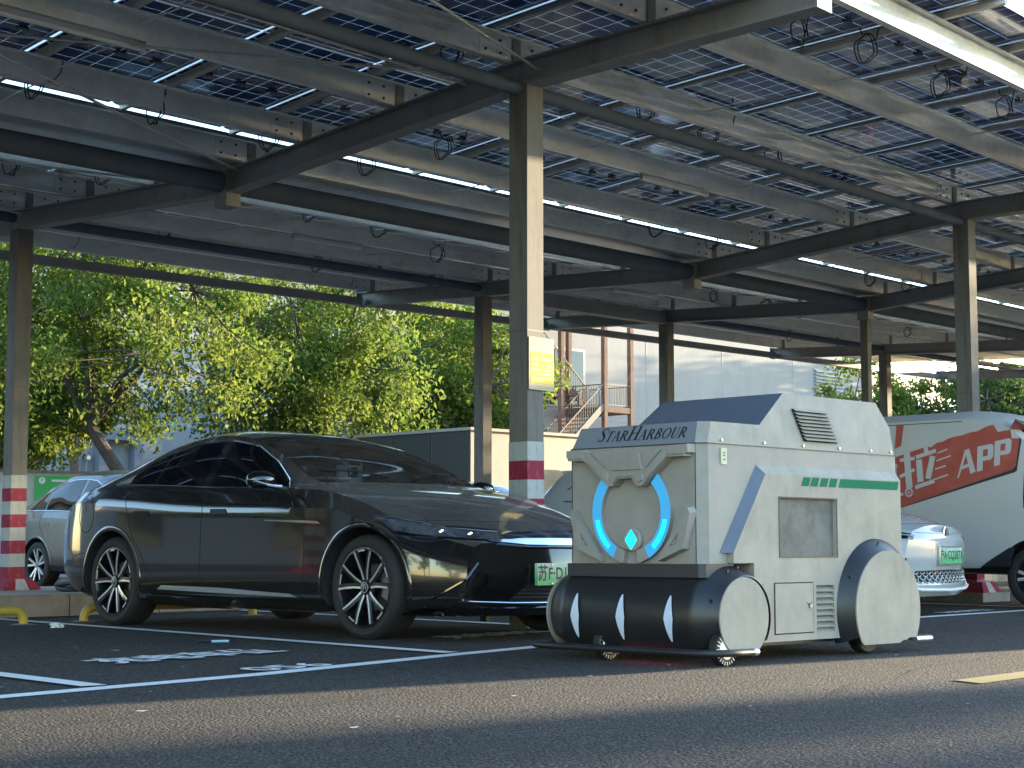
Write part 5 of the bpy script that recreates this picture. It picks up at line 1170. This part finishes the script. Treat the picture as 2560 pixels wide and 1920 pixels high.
van.patch([(1.2,.36),(2.4,.36),(3.25,.36)], [(1.5,.40),(2.4,.40),(3.25,.40)], 'sill', 'blackp', lambda t, z: van.side(t, z, -1, .008), 8, 2)
for y, z, a in ((8.62,.96,.05),(8.46,.80,.04)): van.strip([(y-6.95,z),(y-6.95+.008,z-.06)], .0025, 'scratch', 'vletter', lambda t, zz: van.side(t, zz, -1, .001), dense=3)
ws = lambda x, t: (van.bvh.ray_cast(van.W(x, t, 4), Vector((0,0,-1)))[0] or van.W(x, t, 1))+Vector((0,0,.004))
van.patch([(-.62,.72),(0,.66),(.62,.72)], [(-.60,1.40),(0,1.38),(.60,1.40)], 'windscreen', 'tint', ws, 8, 6)
# ================================================================ small things on the ground
def pipe_stop(x0, x1, y, sl_, label):
    t = thing('wheel_stop', label, 'wheel stop', ((x0+x1)/2, y, 0), 'yellow pipe wheel stops'); h, r_, bd = .115, .036, .09; pts = [(x0, y, -.02)]
    for a in range(0, 91, 15): pts.append((x0+bd-bd*math.cos(R(a)), y, h-bd+bd*math.sin(R(a))))
    for a in range(90, -1, -15): pts.append((x1-bd+bd*math.cos(R(a)), y+sl_*(x1-x0), h-bd+bd*math.sin(R(a))))
    pts.append((x1, y+sl_*(x1-x0), -.02)); mb = MB(); mb.tube(pts, r_, 14); mb.obj('pipe', M['yellow'], t, True)
    for x, yy in ((x0, y), (x1, y+sl_*(x1-x0))):
        mb = MB(); mb.lathe([(0,.012),(.07,.010),(.10,.002)], (x, yy, 0), (0,0,1), 16); mb.obj('mortar_patch', M['concrete'], t, True)
pipe_stop(4.95, 6.78, 11.98, .05, 'yellow pipe wheel stop at the left edge in the empty bay')
pipe_stop(7.40, 9.15, 12.22, .05, 'yellow pipe wheel stop behind the rear tyre of the black sedan')
mb = MB(); rr = random.Random(5); vs = []
bm = bmesh.new(); bmesh.ops.create_icosphere(bm, subdivisions=2, radius=.05)
for v in bm.verts: v.co *= .6+.7*rr.random(); v.co.z = max(-.012, v.co.z*.5)
me = bpy.data.meshes.new('litter'); bm.to_mesh(me); bm.free(); me.materials.append(M['paper']); o = bpy.data.objects.new('litter', me); COL.objects.link(o); o.location = (6.70,11.44,.014); tag(o, 'crumpled white tissue lying beside the yellow wheel stop', 'litter')
t = thing('marker_pen', 'blue and white pen lying in the empty parking bay', 'pen', (6.34,8.97,.009))
mb = MB(); mb.tube([(6.28,9.005,.009),(6.345,8.965,.009)], .008, 8); mb.obj('barrel', M['ink'], t, True)
M['penblue'] = mat('pale_blue_plastic', (.32,.55,.66), .4); mb = MB(); mb.tube([(6.345,8.965,.009),(6.44,8.91,.009)], .0085, 8); mb.obj('cap', M['penblue'], t, True)
# coiled charging cable on the island
t = thing('charging_cable', 'thick black charging cable coiled on the island behind the black sedan', 'cable', (9.9,16.2,.135))
mb = MB(); pts = []
for k in range(70):
    a = 2*math.pi*k/22; q = .43+.02*math.sin(k*1.3); pts.append((9.95+q*math.cos(a)*.92, 16.2+q*math.sin(a), .165+.03*(k//22)+.012*math.sin(k*.9)))
pts += [(10.5,16.1,.17),(11.1,16.0,.165),(11.8,16.2,.165)]; mb.tube(pts, .026, 8); mb.obj('hose', M['rubber'], t, True)
# charging pile posts beyond the central column
def pile(x, y, h, label, txt):
    t = thing('charging_pile', label, 'charger', (x, y, 0), 'beige charging piles'); mb = MB(); pr = []
    for a in range(0, 91, 18): pr.append((.25-.12+.12*math.sin(R(a)) if False else -.26+.12-.12*math.cos(R(a)), h-.12+.12*math.sin(R(a))))
    for a in range(90, -1, -18): pr.append((.26-.12+.12*math.cos(R(a)), h-.12+.12*math.sin(R(a))))
    pr = [(-.26,0)]+pr+[(.26,0)]; mb.prism(pr, lambda a, b, d: (x+a, y+d, b), -.16, .16); mb.obj('housing', M['beige'], t)
    mb = MB(); mb.box((x-.06,y-.166,h*.55),(x+.14,y-.161,h*.75)); mb.obj('screen', M['piano'], t)
    if txt: text_at('number', txt, .2, M['faded'], lambda a, b, d: (x-.02+a*.9, y-.1625, h-.22+b), t)
M['beige'] = mat('beige_panel', (.40,.365,.31), .5, var=((.34,.31,.265), 3, .4, .7))
pile(18.75,17.9,1.78,'beige charging pile numbered 21 just right of the central column','21'); pile(19.55,17.95,1.80,'beige charging pile next to the robot roof, right of the numbered one',None)
# ================================================================ trees
def leaf_mat(name, c1, c2, c3, tr=.52):
    Mx = mat(name, c1, .6, spec=.15); n, b = nodes_of(Mx)
    at = n.nodes.new('ShaderNodeAttribute'); at.attribute_name = 'tone'
    r = n.nodes.new('ShaderNodeValToRGB'); e = r.color_ramp.elements; e[0].position = 0; e[0].color = (*c1,1); e[1].position = 1; e[1].color = (*c3,1); m_ = e.new(.55); m_.color = (*c2,1)
    n.links.new(at.outputs['Fac'], r.inputs['Fac']); n.links.new(r.outputs['Color'], b.inputs['Base Color'])
    t = n.nodes.new('ShaderNodeBsdfTranslucent'); n.links.new(r.outputs['Color'], t.inputs['Color'])
    mx = n.nodes.new('ShaderNodeMixShader'); mx.inputs[0].default_value = tr; n.links.new(b.outputs[0], mx.inputs[1]); n.links.new(t.outputs[0], mx.inputs[2])
    n.links.new(mx.outputs[0], n.nodes['Material Output'].inputs['Surface']); return Mx
M['leaf'] = leaf_mat('leaves', (.07,.13,.025), (.14,.20,.035), (.24,.25,.045))
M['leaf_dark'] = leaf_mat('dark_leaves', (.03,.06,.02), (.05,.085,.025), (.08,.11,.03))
def leaves(name, centers, radii, counts, size, parent, m_, rng, tone_c=None, flat=.8):
    C_, Tn = [], []
    for (c, r_, k) in zip(centers, radii, counts):
        p = rng.normal(size=(k, 3)); p /= np.linalg.norm(p, axis=1)[:, None]; p *= (rng.random(k)**.45)[:, None]*r_; p[:, 2] *= flat; C_.append(p+np.array(c))
        t0 = rng.random()*.5; Tn.append(np.clip(t0+rng.random(k)*.5, 0, 1))
    P = np.concatenate(C_); T = np.concatenate(Tn); N = len(P)
    d = rng.normal(size=(N, 3)); d[:, 2] -= .5; d /= np.linalg.norm(d, axis=1)[:, None]
    q = rng.normal(size=(N, 3)); q -= d*(q*d).sum(1)[:, None]; q /= np.linalg.norm(q, axis=1)[:, None]; nrm = np.cross(d, q)
    s = size*(.5+.9*rng.random(N))[:, None]; wd = s*.24
    tip = P+d*s; mid = P+d*s*.48
    V = np.empty((N, 4, 3)); V[:, 0] = P; V[:, 1] = mid+q*wd+nrm*wd*.35; V[:, 2] = tip; V[:, 3] = mid-q*wd+nrm*wd*.35
    base = np.array(parent_world(parent)); V = (V-base).reshape(-1, 3)
    me = bpy.data.meshes.new(name); me.vertices.add(N*4); me.vertices.foreach_set('co', V.astype(np.float32).ravel())
    me.loops.add(N*4); me.loops.foreach_set('vertex_index', np.arange(N*4, dtype=np.int32)); me.polygons.add(N); me.polygons.foreach_set('loop_start', np.arange(0, N*4, 4, dtype=np.int32))
    try: me.polygons.foreach_set('loop_total', np.full(N, 4, dtype=np.int32))
    except Exception: pass
    a = me.attributes.new('tone', 'FLOAT', 'FACE'); a.data.foreach_set('value', T.astype(np.float32)); me.materials.append(m_); me.update(); me.validate()
    o = bpy.data.objects.new(name, me); COL.objects.link(o); o.parent = parent; return o
def tree(name, label, cat, base, h0, rx, ry, rz, cz, seed, lean=(0,0), nl=30000, size=.11, clumps=150, group=None, m_='leaf', r0=.20, crown_off=(0,0), cl_r=.56):
    rg = np.random.default_rng(seed); t = thing(name, label, cat, base, group); b = Vector(base)
    cc = b+Vector((crown_off[0], crown_off[1], cz)); cs = []
    while len(cs) < clumps:
        p = rg.normal(size=3); p /= np.linalg.norm(p); rr_ = rg.random()**.38; p = p*rr_*(1+.16*math.sin(4*p[0]+seed)+.12*math.sin(5*p[2]+2*seed))
        q = (cc.x+p[0]*rx, cc.y+p[1]*ry, cc.z+p[2]*rz)
        if q[2] > 1.2: cs.append(q)
    # wood: trunk, limbs to clump centres
    fork = b+Vector((lean[0], lean[1], h0)); mb = MB(); mb.tube([b, b+Vector((lean[0]*.35, lean[1]*.35, h0*.45)), fork, fork+(cc-fork)*.5], [r0*1.25, r0, r0*.8, r0*.5], 9)
    nl_ = 7; mains = []
    for k in range(nl_):
        a = 2*math.pi*k/nl_+rg.random(); e = cc+Vector((rx*.62*math.cos(a), ry*.62*math.sin(a), rz*(rg.random()*.9-.35))); m1 = fork*.55+e*.45+Vector((rg.normal()*.25, rg.normal()*.25, .3)); mb.tube([fork, m1, e], [r0*.55, r0*.34, r0*.14], 7); mains += [m1, e]
    for q in cs:
        v = Vector(q); mn = min(mains, key=lambda z: (z-v).length)
        if (mn-v).length > .3: mb.tube([mn, (mn+v)/2+Vector((rg.normal()*.1, rg.normal()*.1, -.05)), v], [r0*.16, r0*.10, .010], 5, caps=False)
    mb.obj('trunk', M['trunk'], t, True)
    w_ = rg.random(clumps)+.5; w_ /= w_.sum(); cnt = np.maximum(10, (w_*nl)).astype(int)
    leaves('crown', cs, cl_r*(.6+.8*rg.random(clumps)), cnt, size, t, M[m_], rg); return t
G_ = 'trees beyond the carport'
tree('leafy_tree', 'broad green tree with leaning dark trunk above the grey crossover', 'tree', (18.6,27.6,0), 2.9, 3.1, 3.1, 2.75, 5.1, 11, (-1.3,.9), 46000, .115, 215, G_, r0=.14, crown_off=(-1.3,.8))
tree('leafy_tree', 'yellow-green tree above the roof of the black sedan', 'tree', (24.2,30.8,0), 2.9, 2.9, 2.9, 2.7, 5.0, 12, (.3,-.3), 36000, .13, 170, G_, r0=.17)
tree('leafy_tree', 'sunlit yellow-green tree left of the grey post behind the windscreen', 'tree', (31.4,33.8,0), 2.9, 3.3, 3.0, 2.5, 4.9, 13, (.4,-.2), 34000, .145, 150, G_, r0=.2)
tree('leafy_tree', 'tree framed between the slim rear post and the central striped column', 'tree', (34.6,37.0,0), 2.9, 2.2, 2.2, 2.7, 5.3, 14, (.2,0), 26000, .16, 115, G_, r0=.18)
tree('leafy_tree', 'thin tree partly hidden behind the left striped column', 'tree', (18.9,34.2,0), 2.6, 1.9, 1.9, 2.6, 4.6, 15, (-.2,.2), 20000, .125, 100, G_, r0=.14)
tree('small_tree', 'low yellowish tree at the left beside the white security post', 'tree', (16.9,30.0,0), 1.9, 1.2, 1.2, .75, 3.15, 16, (-.3,.2), 8000, .12, 34, G_, r0=.07, cl_r=.4)
tree('leafy_tree', 'tree at the far right end of the pale building', 'tree', (50.5,32.6,0), 3, 2.8, 2.8, 3.0, 4.2, 17, (0,0), 24000, .18, 110, 'trees at the far end of the car park', r0=.2)
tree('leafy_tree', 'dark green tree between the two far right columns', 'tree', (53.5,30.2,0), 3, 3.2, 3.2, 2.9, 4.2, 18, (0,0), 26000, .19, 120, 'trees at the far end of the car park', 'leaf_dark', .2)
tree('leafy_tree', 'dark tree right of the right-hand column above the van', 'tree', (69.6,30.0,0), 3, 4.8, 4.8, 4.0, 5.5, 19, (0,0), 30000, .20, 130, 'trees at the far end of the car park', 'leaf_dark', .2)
# bird nest in the second tree
mb = MB(); rr = random.Random(9)
for k in range(150):
    a, z = rr.random()*6.28, rr.random(); c = Vector((22.3,30.2,5.3)); q = .16+.14*z; p = c+Vector((q*math.cos(a), q*math.sin(a), .30*z)); mb.tube([p, p+Vector((rr.uniform(-.25,.25), rr.uniform(-.25,.25), rr.uniform(-.08,.1)))], .008, 4)
o = own('bird_nest', mb, M['trunk'], 'dark twiggy bird nest high in the trees above the sedan', 'nest', (22.3,30.2,5.3)); o['kind'] = 'stuff'
# bushes at the foot of the left wall
rg = np.random.default_rng(31)
t = thing('bush', 'low scrubby bush on the wall top beside the left column', 'bush', (17.6,32.1,2.16)); cs = [(16.6+2.0*rg.random(), 32.0+.5*rg.random(), 2.25+.4*rg.random()) for _ in range(26)]
mb = MB(); 
for q in cs: mb.tube([(17.6,32.2,2.1), ((17.6+q[0])/2,32.2,2.3), q], [.02,.012,.006], 4)
mb.obj('stem', M['trunk'], t); leaves('foliage', cs, [.22]*26, [110]*26, .10, t, M['leaf'], rg)
# ================================================================ walls and buildings behind
M['wallwhite'] = mat('white_render', (.52,.52,.50), .85, var=((.44,.44,.43), 1.2, .4, .7), bump=(30, .1, .01)); M['wallgrey'] = mat('grey_render', (.40,.41,.42), .85, var=((.34,.35,.36), .8, .35, .7), bump=(25, .1, .01))
M['wallblue'] = mat('blue_paint', (.28,.36,.50), .8, var=((.36,.43,.55), 1.6, .4, .7)); M['signgreen'] = mat('sign_green', (.03,.42,.12), .4); M['downpipe'] = mat('brown_pipe', (.17,.11,.08), .6)
M['pink'] = mat('pale_plaster', (.32,.31,.30), .85, var=((.28,.27,.26), .35, .4, .7), bump=(20, .05, .01)); M['winglass'] = mat('window_glass', (.03,.035,.04), .05, spec=.7); M['frame'] = mat('window_frame', (.38,.37,.35), .5)
M['greyframe'] = mat('grey_frame', (.22,.25,.29), .5)
for k_, c_ in (('wallwhite',(.30,.29,.26)),('wallgrey',(.25,.25,.25)),('pink',(.22,.21,.20)),('beige',(.25,.22,.18))): streaks(M[k_], c_, .55, (1.6,1.6,.25), .5, .78)
# low boundary wall with painted blue lower half and green sign
t = thing('boundary_wall', 'low white wall with blue painted lower part beyond the left column', 'wall', (16.5,32.9,0))
A, B = Vector((12.2,33.3,0)), Vector((24.5,30.4,0)); dW = (B-A).normalized(); nW = Vector((dW.y,-dW.x,0))
fw_ = lambda a, b, d: A+dW*a+nW*d+Vector((0,0,b)); LW = (B-A).length
mb = MB(); mb.prism([(0,0),(LW,0),(LW,2.16),(0,2.16)], fw_, -.22, 0); mb.obj('wall', M['wallwhite'], t)
mb = MB(); mb.prism([(0,0),(LW,0),(LW,.4),(2.0,1.1),(0,1.42)], fw_, .002, .006); mb.obj('blue_paint', M['wallblue'], t)
mb = MB(); mb.prism([(0,2.16),(LW,2.16),(LW,2.21),(0,2.21)], fw_, -.26, .04); mb.obj('coping', M['concrete'], t)
tg = thing('green_sign', 'green parking sign fixed to the low white wall behind the grey crossover', 'sign', tuple(fw_(6.75,1.4,.01)))
mb = MB(); mb.prism([(6.05,1.40),(7.45,1.40),(7.45,2.10),(6.05,2.10)], fw_, .01, .03); mb.obj('panel', M['signgreen'], tg)
mb = MB(); mb.prism([(6.20+.07*math.cos(a), 2.0+.07*math.sin(a)) for a in [2*math.pi*k/18 for k in range(18)]], fw_, .0305, .034); mb.obj('roundel', M['paper'], tg)
text_at('letter', 'P', .11, M['signgreen'], lambda a, b, d: fw_(6.20+a, 2.0+b, .0345), tg)
text_at('lettering', '\u505c\u8f66\u573a', .20, M['paper'], lambda a, b, d: fw_(6.75+a, 1.74+b, .032), tg); 
for z0, w_ in ((2.0,.75),(1.52,.6)):
    mb = MB(); mb.prism([(6.4,z0-.025),(6.4+w_,z0-.025),(6.4+w_,z0+.025),(6.4,z0+.025)], fw_, .0305, .033); mb.obj('print_bar', M['paper'], tg)
# camera post
t = thing('camera_post', 'white security camera post on the wall beside the left column', 'post', (18.0,32.05,2.2)); mb = MB(); mb.tube([(18.0,32.05,2.2),(18.0,32.05,2.78)], .055, 12); mb.lathe([(.055,0),(.07,.02),(.06,.09),(0,.12)], (18.0,32.05,2.78), (0,0,1), 12); mb.obj('pole', M['wallwhite'], t, True)
mb = MB(); mb.box((17.62,31.98,2.55),(17.94,32.1,2.66)); mb.obj('camera', M['silver'], t)
# left building: grey rendered, brown downpipe, framed doorway
t = thing('grey_building', 'long pale grey rendered building behind the trees', 'building', (24,40,0)); BY = 40.0
mb = MB(); mb.box((2,BY,0),(41,BY+9,8.3)); mb.obj('wall', M['wallgrey'], t)
mb = MB(); mb.box((1.8,BY-.25,8.3),(41.2,BY+9.2,8.6)); mb.obj('roof_slab', M['concrete'], t)
for x in (23.8,):
    mb = MB(); mb.box((x-.09,BY-.12,0),(x+.09,BY-.002,8.2)); mb.obj('downpipe', M['downpipe'], t)
for x0, x1, z1 in ((24.4,25.75,3.5),(28.8,30.6,4.4),(33,35.5,4.0)):
    mb = MB(); mb.box((x0,BY-.30,0),(x0+.26,BY-.003,z1)); mb.box((x1-.26,BY-.30,0),(x1,BY-.003,z1)); mb.box((x0,BY-.32,z1),(x1,BY-.003,z1+.25)); dfr = mb.obj('door_frame', M['greyframe'], t)
    mb = MB(); mb.box((x0+.26,BY-.02,0),(x1-.26,BY-.004,z1)); mb.obj('door', M['wallgrey'], t)
for x in (8,13,18,23,28,33,38):
    mb = MB(); mb.box((x,BY-.03,5.2),(x+1.8,BY-.004,7.2)); wf = mb.obj('window', M['frame'], t); mb = MB(); mb.box((x+.1,BY-.036,5.3),(x+.86,BY-.031,7.1)); mb.obj('pane', M['winglass'], wf); mb = MB(); mb.box((x+.94,BY-.036,5.3),(x+1.7,BY-.031,7.1)); mb.obj('pane', M['winglass'], wf)
mb = MB(); mb.lathe([(0,-.05),(.06,-.05),(.075,0),(.075,.10)], (24.15,BY-.13,3.0), (0,1,0), 14); mb.tube([(24.15,BY-.10,2.95),(24.1,BY-.10,2.3),(23.95,BY-.10,1.7)], .02, 6); mb.obj('wall_lamp', M['silver'], t, True)
# electrical cabinet: dark glossy left flank, beige front
t = thing('power_cabinet', 'beige electrical enclosure with dark and blue flank behind the central columns', 'enclosure', (26.5,26.3,0)); cx0, cy0, ch = 24.2, 25.2, 3.02
mb = MB(); mb.box((cx0,cy0,0),(cx0+6.5,cy0+3.6,ch)); mb.obj('housing', M['beige'], t)
M['darkpanel'] = mat('dark_panel', (.05,.05,.047), .5); M['bluepanel'] = mat('blue_panel', (.16,.25,.42), .15, coat=.6)
for k in range(3):
    y0, y1 = cy0+.02+1.19*k, cy0+1.19+1.19*k
    mb = MB(); mb.box((cx0-.03,y0,1.75),(cx0-.002,y1-.02,ch-.01)); mb.obj('upper_panel', M['darkpanel'], t); mb = MB(); mb.box((cx0-.022,y0,.1),(cx0-.002,y1-.03,1.74)); mb.obj('lower_panel', M['bluepanel'], t)
for x in (cx0+1.55, cx0+3.6, cx0+5.1):
    mb = MB(); mb.box((x-.012,cy0-.012,.1),(x+.012,cy0-.002,ch-.03)); mb.obj('seam', M['hole'], t)
mb = MB(); mb.box((cx0-.06,cy0-.06,ch),(cx0+6.56,cy0+3.66,ch+.06)); mb.obj('lid', M['beige'], t); mb = MB(); mb.box((cx0+.02,cy0-.014,.9),(cx0+2.2,cy0-.002,1.5)); mb.obj('vent', M['pink'], t)
# pale building with fire escape
t = thing('pale_building', 'large pale plastered building with pinkish sunlit wall and louvre', 'building', (66,56,0)); PY = 56.0
mb = MB(); mb.box((52,PY,0),(86.5,PY+14,12.6)); mb.obj('wall', M['pink'], t); mb = MB(); mb.box((86.5,PY+1.2,0),(98,PY+14,12.0)); mb.obj('wall', M['beige'], t); mb = MB(); mb.box((51.7,PY-.3,12.6),(86.8,PY+14.3,13.0)); mb.obj('parapet', M['concrete'], t)
for z in (5.6,6.9,11.2,):
    mb = MB(); mb.box((52,PY-.012,z),(86.5,PY-.002,z+.05)); mb.obj('joint', M['greyframe'], t)
for x in (60.5,66.2,72.5,79):
    mb = MB(); mb.box((x,PY-.011,6.95),(x+.045,PY-.003,11.2)); mb.obj('joint', M['greyframe'], t)
lv = []
mb = MB(); mb.box((81.0,PY-.03,8.0),(84.0,PY-.003,10.9)); lo = mb.obj('louvre', M['greyframe'], t)
for k in range(14):
    mb = MB(); z = 8.1+.2*k; mb.add([(81.1,PY-.04,z+.12),(83.9,PY-.04,z+.12),(83.9,PY-.16,z),(81.1,PY-.16,z),(81.1,PY-.04,z+.14),(83.9,PY-.04,z+.14),(83.9,PY-.16,z+.02),(81.1,PY-.16,z+.02)], [(0,1,2,3),(7,6,5,4),(0,4,5,1),(1,5,6,2),(2,6,7,3),(3,7,4,0)]); mb.obj('slat', M['frame'], lo)
for x0 in (58.2, 60.0):
    mb = MB(); mb.box((x0,PY-.05,7.4),(x0+1.5,PY-.003,10.3)); wf = mb.obj('window', M['frame'], t); mb = MB(); mb.box((x0+.12,PY-.06,7.5),(x0+1.38,PY-.052,10.2)); mb.obj('pane', M['winglass'], wf)
for z0 in (7.9,12.7,):
    for k in range(0, 0): pass
# fire escape
t = thing('fire_escape', 'rusty steel fire escape stairs in front of the pale building', 'stairs', (60,54,0)); RU = M['rust']; GV = mat('dark_railing', (.13,.115,.105), .6, .2)
def fe(name, mb, m_=None): return mb.obj(name, m_ or RU, t)
posts = [(59.72,53.1,12.6),(61.6,53.1,12.6),(59.72,55.4,12.6),(57.6,53.9,12.6)]
for x, y, z in posts:
    mb = MB(); mb.box((x-.11,y-.11,0),(x+.11,y+.11,z)); fe('post', mb)
FZ = 7.27
mb = MB(); mb.box((59.6,53.0,FZ-.28),(61.72,55.9,FZ)); fe('landing', mb)
def railing(p, q, hh=1.05, step=.16):
    p, q = Vector(p), Vector(q); n = max(2, int((q-p).length/step)); up = Vector((0,0,1))
    mb = MB(); mb.beam(p+up*hh, q+up*hh, .05, .05); mb.beam(p+up*.08, q+up*.08, .035, .035)
    ro = fe('railing', mb, GV)
    for k in range(n+1):
        c = p+(q-p)*k/n; b = MB(); b.box((c.x-.012,c.y-.012,c.z+.08),(c.x+.012,c.y+.012,c.z+hh)); b.obj('baluster', GV, ro)
railing((59.72,53.05,FZ), (61.6,53.05,FZ)); railing((61.65,53.1,FZ), (61.65,55.8,FZ)); railing((59.72,55.8,FZ), (59.72,53.1,FZ))
def flight(a, b, w_, n):
    a, b = Vector(a), Vector(b); d = b-a; h = Vector((d.x,d.y,0)).normalized(); s = Vector((-h.y,h.x,0))
    for k in (-1, 1):
        mb = MB(); mb.beam(a+s*k*w_/2, b+s*k*w_/2, .06, .30); fe('stringer', mb, GV if k < 0 else RU); railing(a+s*k*w_/2, b+s*k*w_/2, 1.05, .20)
    for k in range(n):
        c = a+d*(k+.5)/n; mb = MB(); q = h*.15
        mb.add([c-q-s*w_/2, c+q-s*w_/2, c+q+s*w_/2, c-q+s*w_/2, c-q-s*w_/2+Vector((0,0,.05)), c+q-s*w_/2+Vector((0,0,.05)), c+q+s*w_/2+Vector((0,0,.05)), c-q+s*w_/2+Vector((0,0,.05))], [(0,3,2,1),(4,5,6,7),(0,1,5,4),(1,2,6,5),(2,3,7,6),(3,0,4,7)]); fe('tread', mb)
flight((55.6,53.6,4.0), (59.6,53.6,FZ), 1.1, 16); flight((59.6,54.8,FZ), (55.2,54.8,10.9), 1.1, 18)
mb = MB(); mb.box((52.5,53.0,10.7),(55.2,55.9,10.95)); fe('landing', mb); mb = MB(); mb.box((52.5,52.9,3.7),(55.6,54.4,3.95)); fe('landing', mb)
railing((52.6,53.05,10.95), (55.2,53.05,10.95)); mb = MB(); mb.box((51.8,52.6,12.4),(56.2,55.9,12.7)); fe('canopy_roof', mb)
# striped grey shed seen between column and tree
t = thing('ribbed_shed', 'brown ribbed metal wall top behind the middle columns', 'building', (48,58,0)); mb = MB(); mb.box((38,58,0),(51.5,62,14.2)); mb.obj('wall', M['darkpanel'], t)
for k in range(30):
    mb = MB(); x = 38.2+.44*k; mb.box((x,57.86,9.6),(x+.2,57.998,14.2)); mb.obj('rib', M['frame'], t)
# ================================================================ out of view: shade casters added, surroundings mirrored in the sedan
t = thing('shade_truck', 'added white box truck out of view at the right, shading the lane', 'truck', (22.9,6.4,0))  # unseen truck, added and sized to cast the shadow edge along the lane
mb = MB(); mb.box((22.0,3.27,.85),(24.3,9.6,3.02)); mb.obj('cargo_box', M['vanwhite'], t)
mb = MB(); mb.prism([(9.66,.45),(9.66,2.3),(10.3,2.45),(11.0,1.5),(11.5,1.35),(11.5,.45)], lambda a, b, d: (d, a, b), 22.1, 24.2); mb.obj('cab', M['vanwhite'], t)
mb = MB(); mb.box((22.2,3.4,.55),(24.1,11.2,.80)); mb.obj('chassis', M['blackp'], t)
for x in (22.1, 23.9):
    for y in (4.6, 10.4):
        mb = MB(); mb.lathe([(.18,-.12),(.38,-.12),(.42,-.08),(.42,.08),(.38,.12),(.18,.12)], (x+.1,y,.42), (1,0,0), 24); mb.obj('wheel', M['tyre'], t, True)
rg = np.random.default_rng(44); cs, rs, ct = [], [], []
for k in range(420):
    x = 60+4*rg.random(); y = 3.5+15*rg.random(); z = .4+8.2*rg.random(); cs.append((x, y, z)); rs.append(.9); ct.append(50)
t = thing('sun_block_hedge', 'added leaf screen out of view, keeping low sun off the rear columns', 'sun_block_hedge', (62,9,0)); o = leaves('foliage', cs, rs, ct, .30, t, M['leaf_dark'], rg); o['kind'] = 'stuff'  # foliage added out of view to block low sun under the canopy
# trees and a low block far to the left, seen mirrored in the sedan's flank
for k, (x, y, h) in enumerate(((-34,6,4.5),(-36,14,5.2),(-33,23,4.6),(-38,31,5.4))):
    tree('leafy_tree', ['first','second','third','last'][k]+' tree of the row across the open lot to the left', 'tree', (x,y,0), 2.6, 3.4, 3.4, 2.8, h, 60+k, (0,0), 5000, .36, 60, 'trees across the lot', 'leaf_dark', .2)

for k, (x, y) in enumerate(((41,-3.7),(43,-9.5))):  # unseen trees added to throw broken shade on the near lane
    tree('leafy_tree', ['nearer','farther'][k]+' added tree out of view across the lane, dappling its ground', 'tree', (x,y,0), 2.4, 3.6, 3.6, 2.9, 4.3, 80+k, (0,0), 9000, .22, 80, 'added shade trees across the lane', 'leaf', .2)

t = thing('depot_building', 'long low depot building beyond the lot to the left', 'building', (-26,40,0))
mb = MB(); mb.box((-52,38,0),(-6,48,6.5)); mb.obj('wall', M['wallgrey'], t); mb = MB(); mb.box((-52.3,37.7,6.5),(-5.7,48.3,6.9)); mb.obj('roof_slab', M['concrete'], t)
for k in range(9):
    mb = MB(); mb.box((-50+4.8*k,37.96,1.0),(-47.5+4.8*k,37.995,3.6)); mb.obj('window', M['winglass'], t)
for k, (x, y, h) in enumerate(((-9,30,4.2),(-17,31,4.9),(-25,29,4.4))):
    tree('leafy_tree', ['right-hand','middle','left-hand'][k]+' shade tree in front of the low depot', 'tree', (x,y,0), 2.6, 3.2, 3.2, 2.7, h, 90+k, (0,0), 5000, .34, 60, 'shade trees by the depot', 'leaf', .2)
tree('leafy_tree', 'tall tree beyond the end of the pale building throwing shade on its wall', 'tree', (97,52.5,0), 5, 6.5, 2.0, 4.0, 9.2, 101, (0,0), 5000, .5, 60, 'trees at the far end of the car park', 'leaf', .3, cl_r=1.2)
